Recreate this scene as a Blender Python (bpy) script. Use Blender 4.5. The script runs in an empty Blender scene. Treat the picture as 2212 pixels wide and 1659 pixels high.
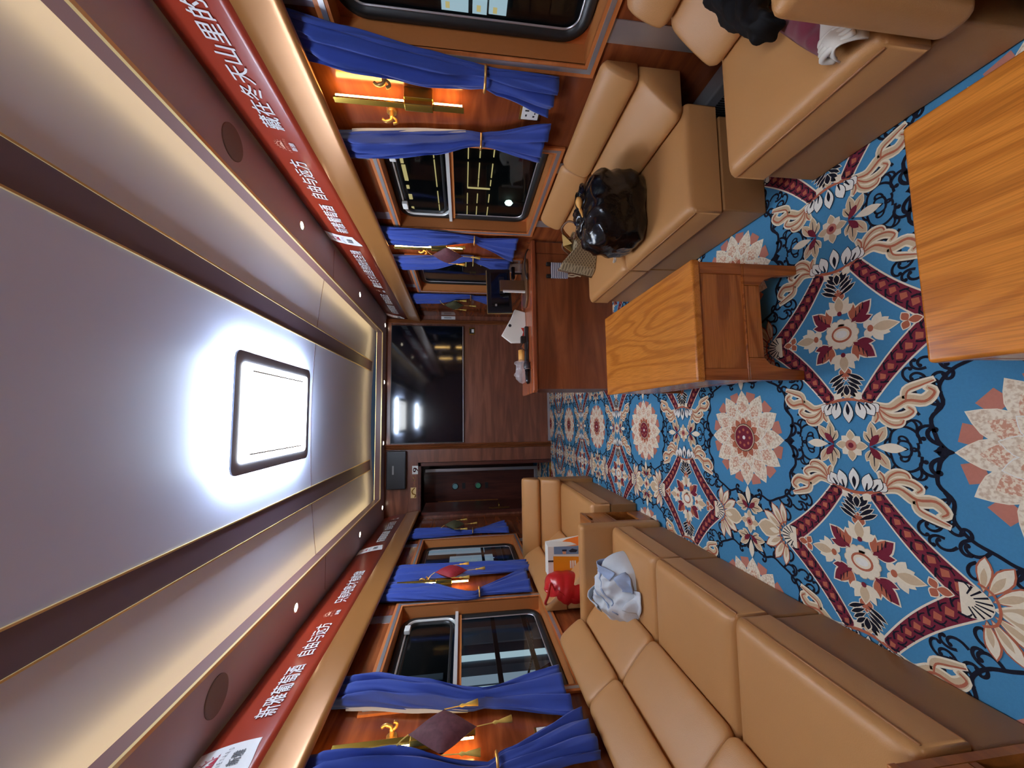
import bpy, bmesh, math, random
from mathutils import Vector, Matrix, noise
random.seed(7)
SC = bpy.context.scene
COL = SC.collection
PI = math.pi
# ---------------------------------------------------------------- camera
F_PX = 811.07
cam_d = bpy.data.cameras.new('camera'); cam = bpy.data.objects.new('camera', cam_d); COL.objects.link(cam)
cam_d.sensor_fit = 'HORIZONTAL'; cam_d.sensor_width = 36.0; cam_d.lens = 36.0 * F_PX / 2212.0
cam_d.clip_start = 0.02; cam_d.clip_end = 200
_yaw, _pit, _rol = math.radians(4.9436), math.radians(7.4961), math.radians(-0.1663)
_F = Vector((math.sin(_yaw) * math.cos(_pit), math.cos(_yaw) * math.cos(_pit), -math.sin(_pit)))
_R = _F.cross(Vector((0, 0, 1))).normalized(); _U = _R.cross(_F)
_R, _U = _R * math.cos(_rol) + _U * math.sin(_rol), _U * math.cos(_rol) - _R * math.sin(_rol)
# the phone was held on its side: the picture's right is down, its top is the car's right-hand wall
_x, _y, _z = -_U, _R, -_F
cam.matrix_world = Matrix(((_x.x, _y.x, _z.x, 0), (_x.y, _y.y, _z.y, 0), (_x.z, _y.z, _z.z, 1.3), (0, 0, 0, 1)))
SC.camera = cam
# ---------------------------------------------------------------- world, exposure
w = bpy.data.worlds.new('night'); SC.world = w; w.use_nodes = True
w.node_tree.nodes['Background'].inputs[0].default_value = (0.05, 0.08, 0.13, 1)
w.node_tree.nodes['Background'].inputs[1].default_value = 0.35
vs = SC.view_settings; vs.view_transform = 'Standard'; vs.look = 'None'; vs.gamma = 1.0; vs.use_curve_mapping = False
vs.exposure = 0.55
L_PANEL, L_HALO, L_COVE, L_SCONCE, L_DOWN = 10.5, 110.0, 6.0, 26.0, 30.0
SC.cycles.max_bounces = 8; SC.cycles.transparent_max_bounces = 12; SC.cycles.caustics_reflective = False; SC.cycles.caustics_refractive = False
SC.cycles.sample_clamp_indirect = 6.0
# ---------------------------------------------------------------- materials
def lin(c): return c / 12.92 if c <= 0.04045 else ((c + 0.055) / 1.055) ** 2.4
def rgb(r, g, b): return (lin(r / 255), lin(g / 255), lin(b / 255), 1)
M = {}
def base_mat(name, col, rough=0.5, metal=0.0, spec=0.5):
    m = bpy.data.materials.new(name); m.use_nodes = True
    b = m.node_tree.nodes['Principled BSDF']
    b.inputs['Base Color'].default_value = col; b.inputs['Roughness'].default_value = rough; b.inputs['Metallic'].default_value = metal
    b.inputs['Specular IOR Level'].default_value = spec
    M[name] = m; return m, m.node_tree, b
def nn(t, typ, **kw):
    n = t.nodes.new(typ)
    for k, v in kw.items(): setattr(n, k, v)
    return n
def coords(t, scale, rot=(0, 0, 0)):
    g = nn(t, 'ShaderNodeNewGeometry'); mp = nn(t, 'ShaderNodeMapping'); mp.inputs['Scale'].default_value = scale; mp.inputs['Rotation'].default_value = rot
    t.links.new(g.outputs['Position'], mp.inputs['Vector']); return mp.outputs['Vector']
def plain(name, col, rough=0.5, metal=0.0, spec=0.5, var=0.0, scale=20, bump=0.0, bscale=300, sheen=0.0):
    m, t, b = base_mat(name, col, rough, metal, spec)
    if sheen: b.inputs['Sheen Weight'].default_value = sheen
    if var:
        v = coords(t, (scale,) * 3); n = nn(t, 'ShaderNodeTexNoise'); n.inputs['Scale'].default_value = 1; n.inputs['Detail'].default_value = 4
        t.links.new(v, n.inputs['Vector'])
        r = nn(t, 'ShaderNodeMapRange'); r.inputs[3].default_value = 1 - var; r.inputs[4].default_value = 1 + var
        t.links.new(n.outputs['Fac'], r.inputs[0])
        mx = nn(t, 'ShaderNodeVectorMath', operation='SCALE'); mx.inputs[0].default_value = col[:3]
        t.links.new(r.outputs[0], mx.inputs['Scale']); t.links.new(mx.outputs[0], b.inputs['Base Color'])
    if bump:
        v = coords(t, (bscale,) * 3); n = nn(t, 'ShaderNodeTexNoise'); n.inputs['Scale'].default_value = 1; n.inputs['Detail'].default_value = 2
        t.links.new(v, n.inputs['Vector']); bp = nn(t, 'ShaderNodeBump'); bp.inputs['Strength'].default_value = bump; bp.inputs['Distance'].default_value = 0.002
        t.links.new(n.outputs['Fac'], bp.inputs['Height']); t.links.new(bp.outputs[0], b.inputs['Normal'])
    return m
def wood(name, c1, c2, axis, rough=0.3, fine=1.0, c3=None, spec=0.5, coarse=1.0):
    m, t, b = base_mat(name, c1, rough, 0, spec)
    s = [14 * coarse, 14 * coarse, 14 * coarse]; s[axis] = 1.6 * coarse
    v = coords(t, s); n = nn(t, 'ShaderNodeTexNoise'); n.inputs['Scale'].default_value = 1; n.inputs['Detail'].default_value = 6; n.inputs['Distortion'].default_value = 1.2
    t.links.new(v, n.inputs['Vector'])
    cr = nn(t, 'ShaderNodeValToRGB'); e = cr.color_ramp.elements
    e[0].position = 0.33; e[0].color = c2; e[1].position = 0.66; e[1].color = c1
    if c3: q = cr.color_ramp.elements.new(0.5); q.color = c3
    t.links.new(n.outputs['Fac'], cr.inputs['Fac'])
    s2 = [160, 160, 160]; s2[axis] = 6
    v2 = coords(t, s2); n2 = nn(t, 'ShaderNodeTexNoise'); n2.inputs['Scale'].default_value = 1; n2.inputs['Detail'].default_value = 2
    t.links.new(v2, n2.inputs['Vector']); r = nn(t, 'ShaderNodeMapRange'); r.inputs[3].default_value = 1 - 0.28 * fine; r.inputs[4].default_value = 1 + 0.2 * fine
    t.links.new(n2.outputs['Fac'], r.inputs[0])
    mx = nn(t, 'ShaderNodeVectorMath', operation='SCALE'); t.links.new(cr.outputs[0], mx.inputs[0]); t.links.new(r.outputs[0], mx.inputs['Scale'])
    t.links.new(mx.outputs[0], b.inputs['Base Color'])
    return m
def oak(name, axis, c1, c2, cross, rough=0.22):
    """oak veneer: soft cathedral figure from stretched noise bands, with fine pores along the grain"""
    m, t, b = base_mat(name, c1, rough)
    s = [5.5, 5.5, 5.5]; s[axis] = 0.75
    v = coords(t, s); n0 = nn(t, 'ShaderNodeTexNoise'); n0.inputs['Scale'].default_value = 1; n0.inputs['Detail'].default_value = 1.5; n0.inputs['Distortion'].default_value = 0.4
    t.links.new(v, n0.inputs['Vector'])
    k = nn(t, 'ShaderNodeMath', operation='MULTIPLY'); k.inputs[1].default_value = 62; t.links.new(n0.outputs['Fac'], k.inputs[0])
    sn = nn(t, 'ShaderNodeMath', operation='SINE'); t.links.new(k.outputs[0], sn.inputs[0])
    cr = nn(t, 'ShaderNodeValToRGB'); e = cr.color_ramp.elements; e[0].position = 0.0; e[0].color = c1; e[1].position = 0.95; e[1].color = c2
    q = cr.color_ramp.elements.new(0.55); q.color = c1
    r0 = nn(t, 'ShaderNodeMapRange'); r0.inputs[1].default_value = -1; r0.inputs[2].default_value = 1; t.links.new(sn.outputs[0], r0.inputs[0]); t.links.new(r0.outputs[0], cr.inputs['Fac'])
    s2 = [380, 380, 380]; s2[axis] = 10
    v2 = coords(t, s2); n2 = nn(t, 'ShaderNodeTexNoise'); n2.inputs['Scale'].default_value = 1; n2.inputs['Detail'].default_value = 2
    t.links.new(v2, n2.inputs['Vector']); r = nn(t, 'ShaderNodeMapRange'); r.inputs[1].default_value = 0.35; r.inputs[2].default_value = 0.6; r.inputs[3].default_value = 0.78; r.inputs[4].default_value = 1.05
    t.links.new(n2.outputs['Fac'], r.inputs[0])
    mx = nn(t, 'ShaderNodeVectorMath', operation='SCALE'); t.links.new(cr.outputs[0], mx.inputs[0]); t.links.new(r.outputs[0], mx.inputs['Scale'])
    t.links.new(mx.outputs[0], b.inputs['Base Color']); return m
def emit(name, col, strength):
    m = bpy.data.materials.new(name); m.use_nodes = True; t = m.node_tree; t.nodes.clear()
    e = nn(t, 'ShaderNodeEmission'); e.inputs[0].default_value = col; e.inputs[1].default_value = strength
    o = nn(t, 'ShaderNodeOutputMaterial'); t.links.new(e.outputs[0], o.inputs[0]); M[name] = m; return m
def glass(name, tint, refl_min=0.05):
    m = bpy.data.materials.new(name); m.use_nodes = True; t = m.node_tree; t.nodes.clear()
    tr = nn(t, 'ShaderNodeBsdfTransparent'); tr.inputs[0].default_value = tint
    gl = nn(t, 'ShaderNodeBsdfGlossy'); gl.inputs['Roughness'].default_value = 0.02
    lw = nn(t, 'ShaderNodeLayerWeight'); lw.inputs[0].default_value = 0.5
    pw = nn(t, 'ShaderNodeMath', operation='POWER'); pw.inputs[1].default_value = 5.0; t.links.new(lw.outputs['Facing'], pw.inputs[0])
    fr = nn(t, 'ShaderNodeMath', operation='MULTIPLY'); fr.inputs[1].default_value = 0.9; t.links.new(pw.outputs[0], fr.inputs[0])
    mx = nn(t, 'ShaderNodeMixShader'); o = nn(t, 'ShaderNodeOutputMaterial')
    ad = nn(t, 'ShaderNodeMath', operation='ADD'); ad.inputs[1].default_value = refl_min; ad.use_clamp = True
    t.links.new(fr.outputs[0], ad.inputs[0]); t.links.new(ad.outputs[0], mx.inputs[0]); t.links.new(tr.outputs[0], mx.inputs[1]); t.links.new(gl.outputs[0], mx.inputs[2]); t.links.new(mx.outputs[0], o.inputs[0])
    M[name] = m; return m
wood('wall_wood', rgb(150, 80, 42), rgb(106, 50, 26), 1, 0.16, 0.5, rgb(130, 65, 34), coarse=0.8, spec=0.6)
wood('end_wood', rgb(144, 90, 68), rgb(106, 63, 48), 0, 0.3, 0.5, rgb(125, 76, 57), coarse=0.8)
wood('desk_wood', rgb(164, 92, 52), rgb(112, 57, 31), 0, 0.3, 0.5, rgb(138, 74, 41), coarse=0.55)
wood('desk_top_wood', rgb(160, 84, 48), rgb(130, 64, 36), 0, 0.25, 0.4)
wood('frame_wood_y', rgb(210, 126, 68), rgb(184, 104, 52), 1, 0.4, 0.4)
wood('frame_wood_z', rgb(210, 126, 68), rgb(184, 104, 52), 2, 0.4, 0.4)
plain('reveal_brown', rgb(190, 118, 62), 0.45, var=0.05, scale=60)
wood('post_wood', rgb(150, 88, 48), rgb(110, 60, 32), 2, 0.35, 0.8)
wood('dark_wood', rgb(98, 48, 36), rgb(68, 32, 26), 2, 0.3, 0.5)
oak('table_oak', 1, rgb(206, 126, 46), rgb(184, 108, 36), 0)
oak('table_oak_side', 0, rgb(186, 108, 44), rgb(156, 84, 30), 2)
oak('table_oak_leg', 2, rgb(176, 98, 40), rgb(146, 76, 28), 0)
wood('cabinet_wood', rgb(176, 108, 48), rgb(140, 78, 32), 1, 0.3, 0.8)
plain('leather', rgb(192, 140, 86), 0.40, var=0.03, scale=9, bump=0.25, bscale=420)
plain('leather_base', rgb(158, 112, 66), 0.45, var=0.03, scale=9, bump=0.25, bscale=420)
plain('piping', rgb(168, 114, 68), 0.4)
plain('dark_gap', rgb(20, 15, 12), 0.9)
plain('ceiling_paint', rgb(218, 224, 248), 0.5)
plain('ceiling_band', rgb(110, 92, 104), 0.45)
plain('soffit_paint', rgb(198, 188, 196), 0.5)
plain('fascia_paint', rgb(120, 84, 78), 0.35)
plain('gold_trim', rgb(236, 206, 142), 0.3, 0.4)
plain('pelmet_gold', rgb(168, 112, 58), 0.3, 0.35)
plain('banner_red', rgb(160, 54, 32), 0.3)
plain('banner_white', rgb(236, 234, 234), 0.45)
plain('banner_cream', rgb(238, 176, 148), 0.45)
plain('logo_grey', rgb(92, 88, 92), 0.5)
plain('logo_maroon', rgb(176, 36, 60), 0.5)
plain('aluminium', rgb(196, 196, 202), 0.32, 0.75)
plain('white_metal', rgb(222, 226, 224), 0.35, 0.2)
plain('rubber', rgb(24, 26, 26), 0.42)
plain('black_gloss', rgb(16, 17, 20), 0.12)
plain('black_plastic', rgb(26, 26, 28), 0.4)
plain('dark_plastic', rgb(48, 48, 52), 0.4)
m, t, b = base_mat('screen', rgb(14, 18, 26), 0.07, 0, 0.6)
plain('brass', rgb(206, 160, 70), 0.25, 0.9)
plain('gold_bar', rgb(206, 176, 80), 0.22, 0.9)
plain('hook_gold', rgb(200, 158, 92), 0.3, 0.7)
plain('white_plastic', rgb(232, 234, 232), 0.4)
plain('grey_plastic', rgb(150, 150, 150), 0.5)
plain('curtain_blue', rgb(50, 74, 158), 0.88, var=0.06, scale=30, bump=0.15, bscale=900, sheen=0.15)
plain('curtain_lining', rgb(176, 184, 204), 0.85)
plain('tassel_gold', rgb(226, 190, 92), 0.7, var=0.15, scale=300)
plain('brocade_maroon', rgb(92, 48, 54), 0.7, var=0.6, scale=45)
plain('brocade_red', rgb(150, 34, 44), 0.7, var=0.35, scale=60)
plain('brocade_green', rgb(70, 70, 44), 0.7, var=0.35, scale=60)
plain('bag_black', rgb(9, 8, 9), 0.2, spec=0.5, bump=1.0, bscale=42)
plain('denim_pale', rgb(206, 214, 222), 0.85, var=0.07, scale=40, bump=0.2, bscale=800)
plain('denim_edge', rgb(160, 178, 208), 0.85, var=0.12, scale=60)
plain('denim_dark', rgb(96, 104, 116), 0.9)
plain('red_puffer', rgb(190, 34, 36), 0.28, var=0.06)
plain('paper_white', rgb(238, 238, 232), 0.6)
plain('paper_orange', rgb(238, 150, 20), 0.5, var=0.03)
plain('paper_flame', rgb(236, 120, 40), 0.5)
plain('paper_yellow', rgb(248, 206, 70), 0.5)
plain('paper_blue', rgb(120, 148, 182), 0.5)
plain('paper_navy', rgb(34, 44, 66), 0.5)
plain('skin', rgb(226, 160, 120), 0.6)
plain('cloth_black', rgb(9, 9, 11), 0.7, spec=0.2)
plain('cloth_maroon', rgb(110, 26, 48), 0.85, bump=0.3, bscale=500, sheen=0.2)
plain('cloth_white', rgb(228, 226, 218), 0.85, bump=0.2, bscale=500)
plain('cream_cord', rgb(226, 206, 170), 0.8)
plain('print_red', rgb(214, 60, 44), 0.5)
plain('bamboo', rgb(226, 166, 84), 0.5)
plain('bag_brown', rgb(96, 62, 38), 0.45)
plain('gold_lining', rgb(190, 160, 96), 0.4)
plain('plastic_film', rgb(232, 230, 238), 0.2, spec=0.7)
M['plastic_film'].node_tree.nodes['Principled BSDF'].inputs['Alpha'].default_value = 0.28
plain('mint', rgb(160, 226, 200), 0.5)
plain('gauge_green', rgb(92, 170, 130), 0.3)
plain('gauge_blue', rgb(130, 176, 180), 0.3)
plain('concrete', rgb(120, 122, 126), 0.9, var=0.08)
plain('night_wall', rgb(34, 32, 30), 0.9, var=0.2, scale=3)
plain('rail_dark', rgb(54, 52, 52), 0.6)
plain('panel_slate', rgb(96, 112, 130), 0.6)
plain('panel_pale', rgb(176, 190, 204), 0.5)
glass('pane_glass', (0.86, 0.90, 0.90, 1), 0.035)
emit('lamp_white', (0.93, 0.97, 1.0, 1), L_PANEL)
emit('lamp_halo', (0.66, 0.81, 1.0, 1), L_HALO)
emit('cove_led', (1.0, 0.70, 0.28, 1), L_COVE)
emit('sconce_led', (1.0, 0.60, 0.18, 1), L_SCONCE)
emit('downlight_led', (1.0, 0.88, 0.70, 1), L_DOWN)
emit('far_window_cool', (0.60, 0.80, 0.92, 1), 0.5)
emit('far_window_dim', (0.42, 0.55, 0.70, 1), 0.35)
emit('far_strip_warm', (1.0, 0.80, 0.34, 1), 0.42)
emit('added_platform_tube', (0.75, 0.88, 1.0, 1), 12.0)
emit('far_lamp', (0.7, 1.0, 0.85, 1), 1.6)
# striped cloth, monogram lattice, lettering film
m, t, b = base_mat('stripe_cloth', rgb(235, 238, 242), 0.7)
v = coords(t, (0, 0, 1)); wv = nn(t, 'ShaderNodeTexWave', wave_type='BANDS', bands_direction='Z'); wv.inputs['Scale'].default_value = 20.5
t.links.new(v, wv.inputs['Vector']); cr = nn(t, 'ShaderNodeValToRGB'); cr.color_ramp.interpolation = 'CONSTANT'; cr.color_ramp.elements[0].color = rgb(40, 52, 96); cr.color_ramp.elements[1].position = 0.42; cr.color_ramp.elements[1].color = rgb(236, 238, 242)
t.links.new(wv.outputs['Fac'], cr.inputs[0]); t.links.new(cr.outputs[0], b.inputs['Base Color'])
m, t, b = base_mat('lattice_leather', rgb(150, 132, 104), 0.5)
def _band(sgn):
    v = coords(t, (1, 0.35, sgn * 1)); wv = nn(t, 'ShaderNodeTexWave', wave_type='BANDS', bands_direction='DIAGONAL'); wv.inputs['Scale'].default_value = 30
    t.links.new(v, wv.inputs['Vector']); return wv.outputs['Fac']
mm = nn(t, 'ShaderNodeMath', operation='MULTIPLY'); t.links.new(_band(1), mm.inputs[0]); t.links.new(_band(-1), mm.inputs[1])
cr = nn(t, 'ShaderNodeValToRGB'); cr.color_ramp.elements[0].position = 0.12; cr.color_ramp.elements[0].color = rgb(160, 146, 116); cr.color_ramp.elements[1].position = 0.40; cr.color_ramp.elements[1].color = rgb(104, 90, 66)
t.links.new(mm.outputs[0], cr.inputs[0]); t.links.new(cr.outputs[0], b.inputs['Base Color'])
# carpet pile colours
for nme, c in dict(blue=(74, 136, 176), cream=(236, 226, 204), beige=(208, 184, 150), rust=(178, 102, 76), maroon=(116, 40, 54), black=(28, 28, 38), white=(236, 236, 230), peach=(190, 124, 106)).items():
    plain('pile_' + nme, rgb(*c), 0.95, spec=0.1, var=0.09, scale=130, bump=0.5, bscale=700)

m = M['plastic_film'].copy(); m.name = 'cloudy_film'; m.node_tree.nodes['Principled BSDF'].inputs['Alpha'].default_value = 0.75; M['cloudy_film'] = m
# speckled petals: cream pile shot through with rust
m, t, b = base_mat('pile_speck', rgb(220, 190, 160), 0.95, 0, 0.1)
v = coords(t, (150,) * 3); n = nn(t, 'ShaderNodeTexNoise'); n.inputs['Scale'].default_value = 1; n.inputs['Detail'].default_value = 3; t.links.new(v, n.inputs['Vector'])
cr = nn(t, 'ShaderNodeValToRGB'); cr.color_ramp.elements[0].position = 0.44; cr.color_ramp.elements[0].color = rgb(204, 150, 124); cr.color_ramp.elements[1].position = 0.56; cr.color_ramp.elements[1].color = rgb(234, 220, 196)
t.links.new(n.outputs['Fac'], cr.inputs[0]); t.links.new(cr.outputs[0], b.inputs['Base Color'])
m, t, b = base_mat('pile_cream2', rgb(236, 226, 204), 0.95, 0, 0.1)
v = coords(t, (110,) * 3); n = nn(t, 'ShaderNodeTexNoise'); n.inputs['Scale'].default_value = 1; n.inputs['Detail'].default_value = 3; t.links.new(v, n.inputs['Vector'])
cr = nn(t, 'ShaderNodeValToRGB'); cr.color_ramp.elements[0].position = 0.36; cr.color_ramp.elements[0].color = rgb(206, 184, 158); cr.color_ramp.elements[1].position = 0.56; cr.color_ramp.elements[1].color = rgb(238, 228, 208)
t.links.new(n.outputs['Fac'], cr.inputs[0]); t.links.new(cr.outputs[0], b.inputs['Base Color'])
# ---------------------------------------------------------------- mesh tools
OFF = {}
def off(o): return OFF.get(o.name, Vector((0, 0, 0))) if o else Vector((0, 0, 0))
class MB:
    def __init__(s): s.v = []; s.f = []; s.m = []; s.mats = []; s.cur = 0
    def mat(s, name):
        if name not in s.mats: s.mats.append(name)
        s.cur = s.mats.index(name); return s
    def face(s, idx): s.f.append(tuple(idx)); s.m.append(s.cur)
    def add(s, pts): n = len(s.v); s.v += [tuple(p) for p in pts]; return n
    def poly(s, pts): n = s.add(pts); s.face(range(n, n + len(pts)))
    def box(s, x0, x1, y0, y1, z0, z1):
        n = s.add([(x, y, z) for z in (z0, z1) for x, y in ((x0, y0), (x1, y0), (x1, y1), (x0, y1))])
        for q in ((3, 2, 1, 0), (4, 5, 6, 7), (0, 1, 5, 4), (1, 2, 6, 5), (2, 3, 7, 6), (3, 0, 4, 7)): s.face([n + i for i in q])
    def prism(s, prof, axis, a, b, caps=True):
        """profile of 2-D points swept along an axis (0 x, 1 y, 2 z)"""
        def P(p, t): return ((t, p[0], p[1]), (p[0], t, p[1]), (p[0], p[1], t))[axis]
        k = len(prof); n = s.add([P(p, a) for p in prof] + [P(p, b) for p in prof])
        for i in range(k): j = (i + 1) % k; s.face((n + i, n + j, n + k + j, n + k + i))
        if caps: s.face([n + i for i in range(k)][::-1]); s.face([n + k + i for i in range(k)])
    def sweep(s, prof, axis, a, b):
        def P(p, t): return ((t, p[0], p[1]), (p[0], t, p[1]), (p[0], p[1], t))[axis]
        k = len(prof); n = s.add([P(p, a) for p in prof] + [P(p, b) for p in prof])
        for i in range(k - 1): s.face((n + i, n + i + 1, n + k + i + 1, n + k + i))
    def loft(s, rings, cap=True, close=True):
        k = len(rings[0]); n = s.add([p for r in rings for p in r])
        for a in range(len(rings) - 1):
            for i in range(k if close else k - 1):
                j = (i + 1) % k; s.face((n + a * k + i, n + a * k + j, n + (a + 1) * k + j, n + (a + 1) * k + i))
        if cap and close:
            s.face([n + i for i in range(k)][::-1]); s.face([n + (len(rings) - 1) * k + i for i in range(k)])
    def tube(s, pts, r, seg=8, flat=1.0):
        pts = [Vector(p) for p in pts]; rings = []; up = Vector((0.13, 0.21, 0.97))
        for i, p in enumerate(pts):
            d = (pts[min(i + 1, len(pts) - 1)] - pts[max(i - 1, 0)]).normalized()
            a = d.cross(up)
            if a.length < 1e-4: a = d.cross(Vector((1, 0, 0)))
            a.normalize(); b = d.cross(a); up = -b if b.dot(up) < 0 else b
            rr = r[i] if isinstance(r, (list, tuple)) else r
            rings.append([p + a * (rr * math.cos(2 * PI * k / seg)) + b * (rr * flat * math.sin(2 * PI * k / seg)) for k in range(seg)])
        s.loft(rings)
    def lathe(s, prof, c, axis=2, seg=24):
        """profile of (radius, height) turned about an axis through c"""
        rings = []
        for r, h in prof:
            rg = []
            for k in range(seg):
                a = 2 * PI * k / seg; u, v = r * math.cos(a), r * math.sin(a)
                rg.append(((c[0] + h, c[1] + u, c[2] + v), (c[0] + u, c[1] + h, c[2] + v), (c[0] + u, c[1] + v, c[2] + h))[axis])
            rings.append(rg)
        s.loft(rings)
    def build(s, name, mats=None, parent=None, smooth=False, bevel=0.0, seg=3, sub=0, solid=0.0, angle=35):
        me = bpy.data.meshes.new(name); o_ = off(parent)
        me.from_pydata([(x - o_.x, y - o_.y, z - o_.z) for x, y, z in s.v], [], s.f)
        ml = [mats] if isinstance(mats, str) else (mats or s.mats)
        for q in ml: me.materials.append(M[q])
        if len(ml) > 1 or not isinstance(mats, str):
            for p, i in zip(me.polygons, s.m): p.material_index = min(i, len(ml) - 1)
        bm = bmesh.new(); bm.from_mesh(me); bmesh.ops.recalc_face_normals(bm, faces=bm.faces); bm.to_mesh(me); bm.free()
        if smooth or bevel:
            for p in me.polygons: p.use_smooth = True
        o = bpy.data.objects.new(name, me); COL.objects.link(o)
        if parent: o.parent = parent; OFF[o.name] = off(parent)
        if solid: q = o.modifiers.new('thick', 'SOLIDIFY'); q.thickness = solid; q.offset = 0
        if bevel:
            q = o.modifiers.new('edge', 'BEVEL'); q.width = bevel; q.segments = seg; q.limit_method = 'ANGLE'; q.angle_limit = math.radians(angle)
            q2 = o.modifiers.new('normals', 'WEIGHTED_NORMAL'); q2.keep_sharp = True
        if sub: q = o.modifiers.new('soft', 'SUBSURF'); q.levels = sub; q.render_levels = sub
        return o
def thing(name, label, cat, loc=(0, 0, 0), group=None):
    o = bpy.data.objects.new(name, None); COL.objects.link(o); o.location = loc; o.empty_display_size = 0.05
    o['label'] = label; o['category'] = cat; OFF[o.name] = Vector(loc)
    if group: o['group'] = group
    return o
def tag(o, label, cat, group=None):
    o['label'] = label; o['category'] = cat
    if group: o['group'] = group
    return o
def struct(o): o['kind'] = 'structure'; return o
def senv(name, loc=(0, 0, 0)):
    o = bpy.data.objects.new(name, None); COL.objects.link(o); o.location = loc; OFF[o.name] = Vector(loc); o['kind'] = 'structure'; return o
def bx(name, mt, parent, *b, bevel=0.0, seg=2): q = MB(); q.box(*b); return q.build(name, mt, parent, bevel=bevel, seg=seg)
def arc(cx, cy, r, a0, a1, n): return [(cx + r * math.cos(math.radians(a0 + (a1 - a0) * i / n)), cy + r * math.sin(math.radians(a0 + (a1 - a0) * i / n))) for i in range(n + 1)]
def rrect(x0, x1, y0, y1, r, n=5):
    return arc(x1 - r, y1 - r, r, 0, 90, n) + arc(x0 + r, y1 - r, r, 90, 180, n) + arc(x0 + r, y0 + r, r, 180, 270, n) + arc(x1 - r, y0 + r, r, 270, 360, n)
def crom(pts, n=6):
    out = []; P = [Vector(p) for p in pts]
    for i in range(len(P) - 1):
        p0, p1, p2, p3 = P[max(i - 1, 0)], P[i], P[i + 1], P[min(i + 2, len(P) - 1)]
        for k in range(n):
            t = k / n; out.append(0.5 * ((2 * p1) + (p2 - p0) * t + (2 * p0 - 5 * p1 + 4 * p2 - p3) * t * t + (3 * p1 - p0 - 3 * p2 + p3) * t ** 3))
    return out + [P[-1]]
def text_mesh(body, width, height, xf, bold=0.0, name='lettering', mt='banner_white', parent=None, nrm=(0, 0, 0)):
    """letters fitted into width x height, placed by xf(u, v) -> world point; bold strokes are drawn twice, shifted"""
    cu = bpy.data.curves.new('txt', 'FONT'); cu.body = body; cu.size = 1.0; cu.resolution_u = 3
    ob = bpy.data.objects.new('txt', cu); COL.objects.link(ob)
    bpy.context.view_layer.update()
    me0 = bpy.data.meshes.new_from_object(ob.evaluated_get(bpy.context.evaluated_depsgraph_get()))
    bpy.data.objects.remove(ob); bpy.data.curves.remove(cu)
    P = [p.co.copy() for p in me0.vertices]; Fc = [tuple(p.vertices) for p in me0.polygons]; bpy.data.meshes.remove(me0)
    x0, x1, y0, y1 = min(p.x for p in P), max(p.x for p in P), min(p.y for p in P), max(p.y for p in P); o_ = off(parent)
    q = MB(); sh = [(0, 0)] if not bold else [(-bold, 0), (bold, 0), (0, bold * .5), (0, -bold * .5)]
    for k, (dx, dy) in enumerate(sh):
        n = q.add([Vector(xf((p.x + dx - x0) / (x1 - x0) * width, (p.y + dy - y0) / (y1 - y0) * height)) + Vector(nrm) * (0.00025 * k) for p in P])
        for f in Fc: q.face([n + i for i in f])
    return q.build(name, mt, parent)
# ================================================================ THE CAR SHELL
XR, XL, YE, YB, XC = 1.5, -1.41, 5.55, -2.3, 0.045
WR = [(-1.04, -0.03), (0.45, 1.465), (1.945, 2.95), (3.45, 4.46)]; ZR = (0.742, 1.81)
WL = [(-1.05, -0.02), (0.46, 1.5), (2.0, 3.05), (3.535, 4.575)]; ZL = (0.682, 1.781)
q = MB(); q.box(-1.6, 1.7, YB, 7.2, -0.06, -0.004); struct(q.build('floor', 'night_wall'))
def wall(name, x, s, wins, zr):
    q = MB(); a, b = (x, x + s * 0.1) if s > 0 else (x + s * 0.1, x)
    q.box(a, b, YB, YE, -0.004, zr[0]); q.box(a, b, YB, YE, zr[1], 2.5)
    ys = [YB] + [t for w_ in wins for t in w_] + [YE]
    for i in range(0, len(ys), 2): q.box(a, b, ys[i], ys[i + 1], zr[0], zr[1])
    return struct(q.build(name, 'wall_wood'))
wall('wall_right', XR, 1, WR, ZR); wall('wall_left', XL, -1, WL, ZL)
wn = [0]
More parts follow.
